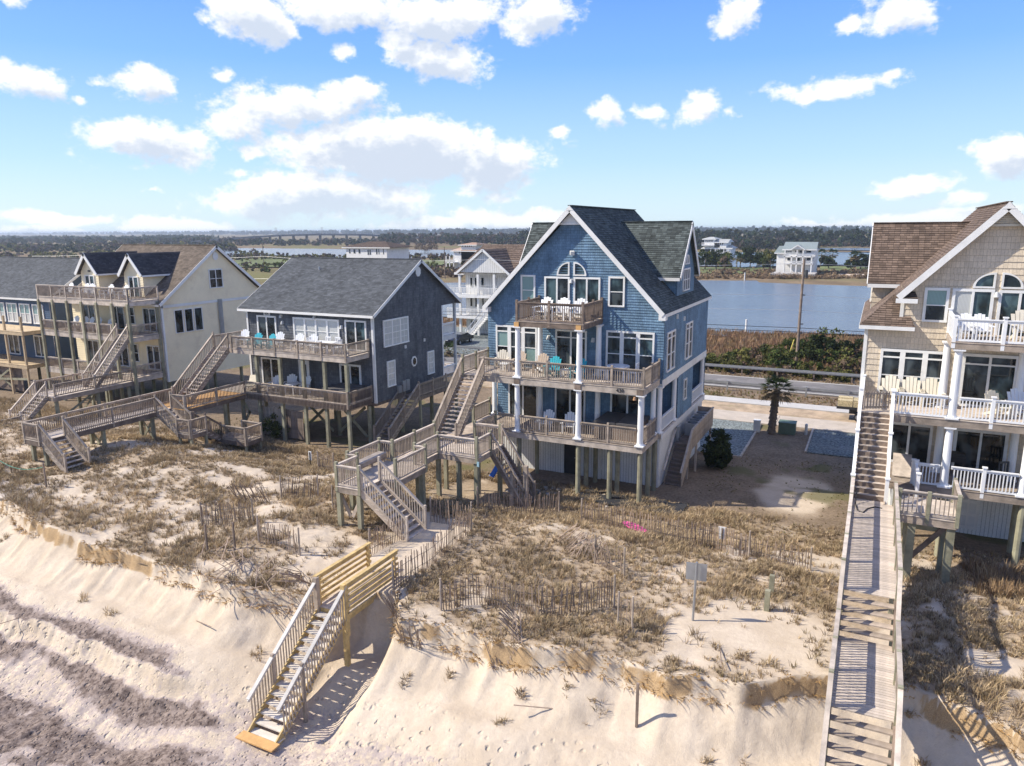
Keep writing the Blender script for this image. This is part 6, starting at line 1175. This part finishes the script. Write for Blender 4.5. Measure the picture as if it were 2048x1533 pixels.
far_house('small white tower house beyond the grey house roof',205,(925,533),[(907,500,952,540),(922,490,950,502)],[(905,955,502,493,.3),(920,952,490,486,.45)],[(924,491,926,493.5),(930,491,932,494),(934,491,936,494),(938,491,940,494),(942,491,944,494),(918,503,920,508)],[(900,512,533,3),(907,512,533,3),(915,512,533,3)],[(898,917,519,524,3)],depth=10,rm=mat('terracotta_metal_roof',(.5,.36,.27),.6))
far_house('white far house with a widow walk tower left across the lagoon',330,(1435,520),[(1407,496,1460,530),(1409,478,1428,498),(1440,484,1452,498)],[(1405,1463,497,491,.12),(1407,1430,478.5,474.5,.45),(1432,1455,485,479,.05)],[(1411,480,1413,484),(1415,480,1417,484),(1419,480,1421,484),(1423,480,1425,484),(1436,486,1438,490),(1440,486,1442,490),(1444,486,1446,490),(1412,499,1416,503),(1426,498,1431,503),(1436,498,1441,503),(1445,498,1449,503)],[(1408,497,525,3),(1424,497,525,3),(1433,497,525,3),(1441,497,525,3),(1450,497,525,3),(1459,497,525,3)],[(1405,1430,485,490,2),(1424,1460,503,506,3)],depth=13,rm=mat('pale_metal_roof',(.55,.55,.52),.5))
far_house('three storey white house with green grey roof across the lagoon',215,(1592,545),[(1570,499,1628,546),(1554,505,1569,546)],[(1569,1630,499,485,.02),(1553,1569,506,493,.3)],[(1573,500,1575,505),(1577,500,1579,505),(1581,500,1583,505),(1591,500,1596,505),(1599,500,1605,506),(1613,500,1622,506),(1575,516,1580,521),(1594,516,1600,522),(1614,516,1621,521)],[(1572,500,545,2.5),(1585,512,545,2.5),(1596,500,545,2.5),(1608,500,545,2.5),(1625,512,545,2.5)],[(1569,1628,508,512,2.5),(1572,1627,522,526,2.5)],[(1585,1610,498.5,491,2.4)],11,rm=mat('grey_green_metal_roof',(.26,.30,.29),.6))
q0,q1 = aty(1547,548,210),aty(1633,548,210); bk = thing('bulkhead',(q0[0],208,-.6),'white bulkhead in front of the three storey house across the lagoon','bulkhead'); MB().box(q0[0],q1[0],203,213,-.7,.45).build('wall',CONCG,bk)
for k in range(22): x = q0[0]+(q1[0]-q0[0])*k/21; put('pile',boxmesh(.2,.2,1.3,WOODL,'pile'),bk,(x,202.8,-.7))
for x0_,x1_,y0_,y1_,nm in ((q1[0]+6,q1[0]+40,214,228,'sand_lot'),): struct(MB().box(x0_,x1_,y0_,y1_,-1,-.3).build(nm,mat('bare_sand',(.5,.4,.3),.9,.1)))
LAWN = mat('lawn',(.13,.15,.05),.95,.3,.08)
for (u0,v0,u1,v1) in ((1200,547,1545,535),(1640,548,1760,533),(470,534,660,517),(640,530,900,520)):
    a,b,c_,d_ = atz(u0,v0,-.3),atz(u1,v0,-.3),atz(u1,v1,-.3),atz(u0,v1,-.3); struct(MB().poly([tuple(a),tuple(b),tuple(c_),tuple(d_)]).build('lawn',LAWN))
for k,(u,v,h_) in enumerate(((1641,533,6.5),(1663,533,6.5),(1705,538,6.2),(1709,540,6.6),(1455,536,5.5),(1473,537,6.0),(1545,540,5.5),(1480,538,5.6))):
    q = atz(u,v,-.5); palm(q[0],q[1],-.6,h_-1.6,26,2.7,('palm right of the three storey house','palm standing alone before the far water','left of the twin palms at the far shore','right of the twin palms at the far shore','palm beside the hedge on the far shore','palm left of the dark far tree','palm against the three storey house left side','palm nearest the far dark tree')[k],True,'palms on the far shore')
def tree(u, v, w, h, cols, label, n=500):
    q = atz(u,v,-.5); x,y = q[0],q[1]; t = thing('tree',(x,y,-.6),label,'tree','trees on the far shore'); MB().cyl((x,y,-.7),(x,y,h*.5),.25,.12,6).build('trunk',WOODD,t); foliage('crown',[leaf_cloud((x,y,h*.58),(w*1.25,w*1.25,h*.48),n*3,.38,cols)],t)
for (u,v,w,h_,cl,l) in ((1410,540,3.8,6.5,DGR,'dark tree at the blue house roof edge on the far shore'),(1432,540,4.2,6.2,DGR+GRN,'broad dark tree below the far tower house'),(1450,542,3,4.6,GRN+BRN,'low green tree below the far tower house porch'),(1500,536,3.6,6.4,DGR,'dark round tree left of the lawn on the far shore'),(1514,535,3.4,6.2,DGR,'dark round tree right of its twin on the far shore'),(1527,540,3,5,DGR+GRN,'dark tree nearest the lawn end'),(1540,541,3.2,6,GRN+OLV,'green tree left of the three storey house'),(1657,538,2,3.2,DGR,'small round tree below the lone palm'),(1702,540,1.8,2.6,DGR,'round clipped shrub left of the twin palms'),(1721,540,2.6,4.4,DGR,'dark tree right of the twin palms'),(1650,532,2.2,3.2,DGR,'dark hedge beside the three storey house'),(1735,538,3,2.6,DGR,'long dark hedge at the beige roof edge'),(945,520,4,7,GRN+DGR,'green tree in front of the small tower house'),(850,506,7,7,BRN,'bare brown tree by the far water')): tree(u,v,w,h_,cl,l)
# brush and woods that read as one mass
def wood(name, label, bands, m_size=1.0):
    cl = []
    for (u0,u1,v,dd,n,h0,h1,w,cols,nl,ls) in bands:
        for k in range(n):
            u = random.uniform(u0,u1); q = atz(u,v,-.6); sc2 = 1+random.uniform(0,dd); q = CAM+(q-CAM)*sc2; h_ = random.uniform(h0,h1); ww = w*random.uniform(.7,1.3)
            cl.append(leaf_cloud((q[0],q[1],-.7+h_*.5),(ww,ww,h_*.55),nl,ls*random.uniform(.8,1.2),[np.array(random.choice(cols))*random.uniform(.7,1.3)]))
    o = foliage(name,cl); stuff(o,label,'trees'); return o
PINE = [(.03,.05,.022),(.04,.06,.028),(.055,.06,.035),(.025,.04,.02)]; BARE = [(.11,.085,.07),(.14,.105,.085),(.09,.075,.06)]; MRSH = [(.29,.205,.125),(.24,.17,.105),(.34,.25,.155),(.20,.145,.095)]
wood('far_woods','dark pine wood along the far shore under the sky',[
    (1040,2150,496,.5,760,10.5,14,5,PINE,110,1.0),(1040,2150,493,.15,420,4,8,5,BARE+PINE,80,1.0),(760,1060,492,.5,320,8,12,6,PINE+BARE,90,1.2),(480,800,492,.3,200,3.5,6,6,PINE+BARE,80,1.1),
    (-400,1200,470,.35,520,12,15.5,26,PINE,60,6.0),(1000,2400,467,.35,420,12.5,15,26,PINE,60,6.0),(-150,420,484,.5,300,5,7.5,13,PINE,70,2.6),(-150,520,490,.25,200,5,8,8,PINE+BARE,70,1.7)])
wood('scrub','brown and green scrub on the marsh islands',[
    (1380,1560,500,.12,130,4,7.5,5,PINE+BARE,70,1.0),(1560,1760,494,.12,120,1.2,2.8,5,MRSH+BARE,60,.9),(-150,470,505,.3,260,3,6.5,5.5,PINE+OLV+BARE,70,1.1),(-150,520,520,.25,160,2,4,3.6,BARE+OLV,60,.8),(460,900,522,.12,120,1.5,3.2,3,BARE+OLV,50,.7),(480,1050,545,.2,160,1.4,2.8,2.6,BARE+OLV+GRN,60,.5),(1300,1900,558,.05,260,.5,1.2,2.4,MRSH,60,.35),(1300,1900,551,.1,220,.5,1.6,2.2,MRSH+MRSH+BRN,60,.35),(850,1000,555,.1,60,1.2,2.4,2.4,BARE+BRN,60,.45)])
# ---------------------------------------------------------------- poles, wires, bridge
def pole(x, y, h, label, lean=(.25,0), arms=True, r=.16):
    o = thing('utility_pole',(x,y,-.6),label,'utility pole'); MB().cyl((x,y,-.9),(x+lean[0],y+lean[1],h),r,r*.7,9).build('pole',WOODD,o)
    if arms: MB().box(x+lean[0]-.9,x+lean[0]+.9,y-.06,y+.06,h-.9,h-.78).build('crossarm',WOODD,o); MB().cyl((x+lean[0]*.8+.35,y,h-2.6),(x+lean[0]*.8+.35,y,h-1.7),.2,.2,10).build('transformer',DMET,o)
    return o
PX,PY = 2.85,48.86
up_ = thing('utility_pole',(PX,PY,-.6),'tall leaning wooden utility pole in the shrubs behind the road','utility pole'); MB().cyl((PX,PY,-.9),(PX+.05,PY,10.8),.17,.12,10).build('pole',WOODD,up_); MB().cyl((PX+.35,PY,8.9),(PX+.35,PY,9.7),.17,.17,10).build('transformer',DMET,up_)
for z in (7.0,3.9,2.9): MB().box(PX-.1,PX+.4,PY-.05,PY+.05,z,z+.12).build('bracket',DMET,up_)
MB().cyl((PX-1.0,PY-1.2,-.6),(PX-.35,PY-.4,2.3),.06,.06,6).build('guy_guard',mat('yellow_guard',(.6,.5,.1),.5),up_)
def wire(y, z, sag, label, r=.016, x0=-130, x1=60, m_=None):
    m = MB(); n = 40; prev = None
    for k in range(n+1):
        x = x0+(x1-x0)*k/n; t = ((x-PX)%38)/38; p = (x,y,z-sag*4*t*(1-t))
        if prev: m.cyl(prev,p,r,r,4,False)
        prev = p
    tag(m.build('power_line',m_ or METAL,None),label,'wire')
wire(PY,10.4,.5,'topmost pale power line running past the utility pole'); wire(PY,7.05,.25,'upper pale power line across the lagoon'); wire(PY,5.55-.1,.3,'second pale power line across the lagoon'); wire(PY-.1,3.55,.15,'upper dark telephone cable in front of the lagoon',.03,m_=BLACK); wire(PY-.1,3.1,.15,'lower dark telephone cable in front of the lagoon',.03,m_=BLACK)
for k,(u,v,h_) in enumerate(((528,532,9.5),(890,556,9),(65,520,9))):
    q = atz(u,v,-.5); pole(q[0],q[1],h_,('thin far utility pole behind the yellow house','far utility pole right of the grey house ridge','far utility pole behind the navy house')[k],(0,0))
for k,(u,v,h_) in enumerate(((1489,561,1.6),(1492,663,1.2))):
    q = atz(u,v,-.4); tag(MB().cyl((q[0],q[1],-1),(q[0],q[1],h_*1.1),.16,.16,8).build('channel_marker',WHITE),('white post at the far edge of the lagoon','white post standing in the near lagoon')[k],'post')
BRC = mat('bridge_concrete',(.2,.2,.2),.9,.1); D_ = 900; br = thing('bridge',tuple(atz(560,500,-.6)),'long high bridge on tall piers crossing the far sound','bridge')
pts = [(240,496),(300,490.5),(360,485.5),(430,480),(500,475),(560,471.5),(640,469.5),(720,470),(800,473.5),(870,478)]
W3 = [CAM+ray(u,v)*D_*(1+.1*(u-560)/600) for u,v in pts]
for a,b in zip(W3,W3[1:]): MB().beam(a,b,9,2.2).build('deck_span',BRC,br)
for a,b in zip(W3,W3[1:]):
    for t in (0,.33,.66):
        p = a+(b-a)*t; MB().box(p[0]-1.2,p[0]+1.2,p[1]-1,p[1]+1,-1,p[2]-.6).build('pier',BRC,br)
for k,(u,h_) in enumerate(((428,16),(553,19),(645,19),(716,17))):
    p = CAM+ray(u,480)*1050; t = thing('transmission_tower',(p[0],p[1],-.6),('first','second','third','fourth')[k]+' lattice power tower from the left above the far bridge','tower','power towers by the bridge'); m = MB()
    for s in (-1,1): m.beam((p[0]+s*2,p[1],-.6),(p[0]+s*.9,p[1],h_),.35,.35)
    m.build('leg',METAL,t); m = MB()
    for z in (h_*.55,h_*.75,h_*.95): m.box(p[0]-3,p[0]+3,p[1]-.15,p[1]+.15,z,z+.3)
    m.build('arm',METAL,t)
# ---------------------------------------------------------------- haze
hm = bpy.data.materials.new('haze'); hm.use_nodes = True; N = NT(hm.node_tree)
pv_ = N.n('VolumePrincipled',{'Color':(.72,.82,.95,1),'Density':.0002,'Anisotropy':.2}); N.t.links.new(pv_.outputs[0],N.n('OutputMaterial').inputs['Volume'])
hz = MB().box(-9200,6200,-5200,9200,-4.5,21).build('haze',hm); hz['kind'] = 'stuff'; hz['label'] = 'thin pale blue haze in the air'; hz['category'] = 'haze'
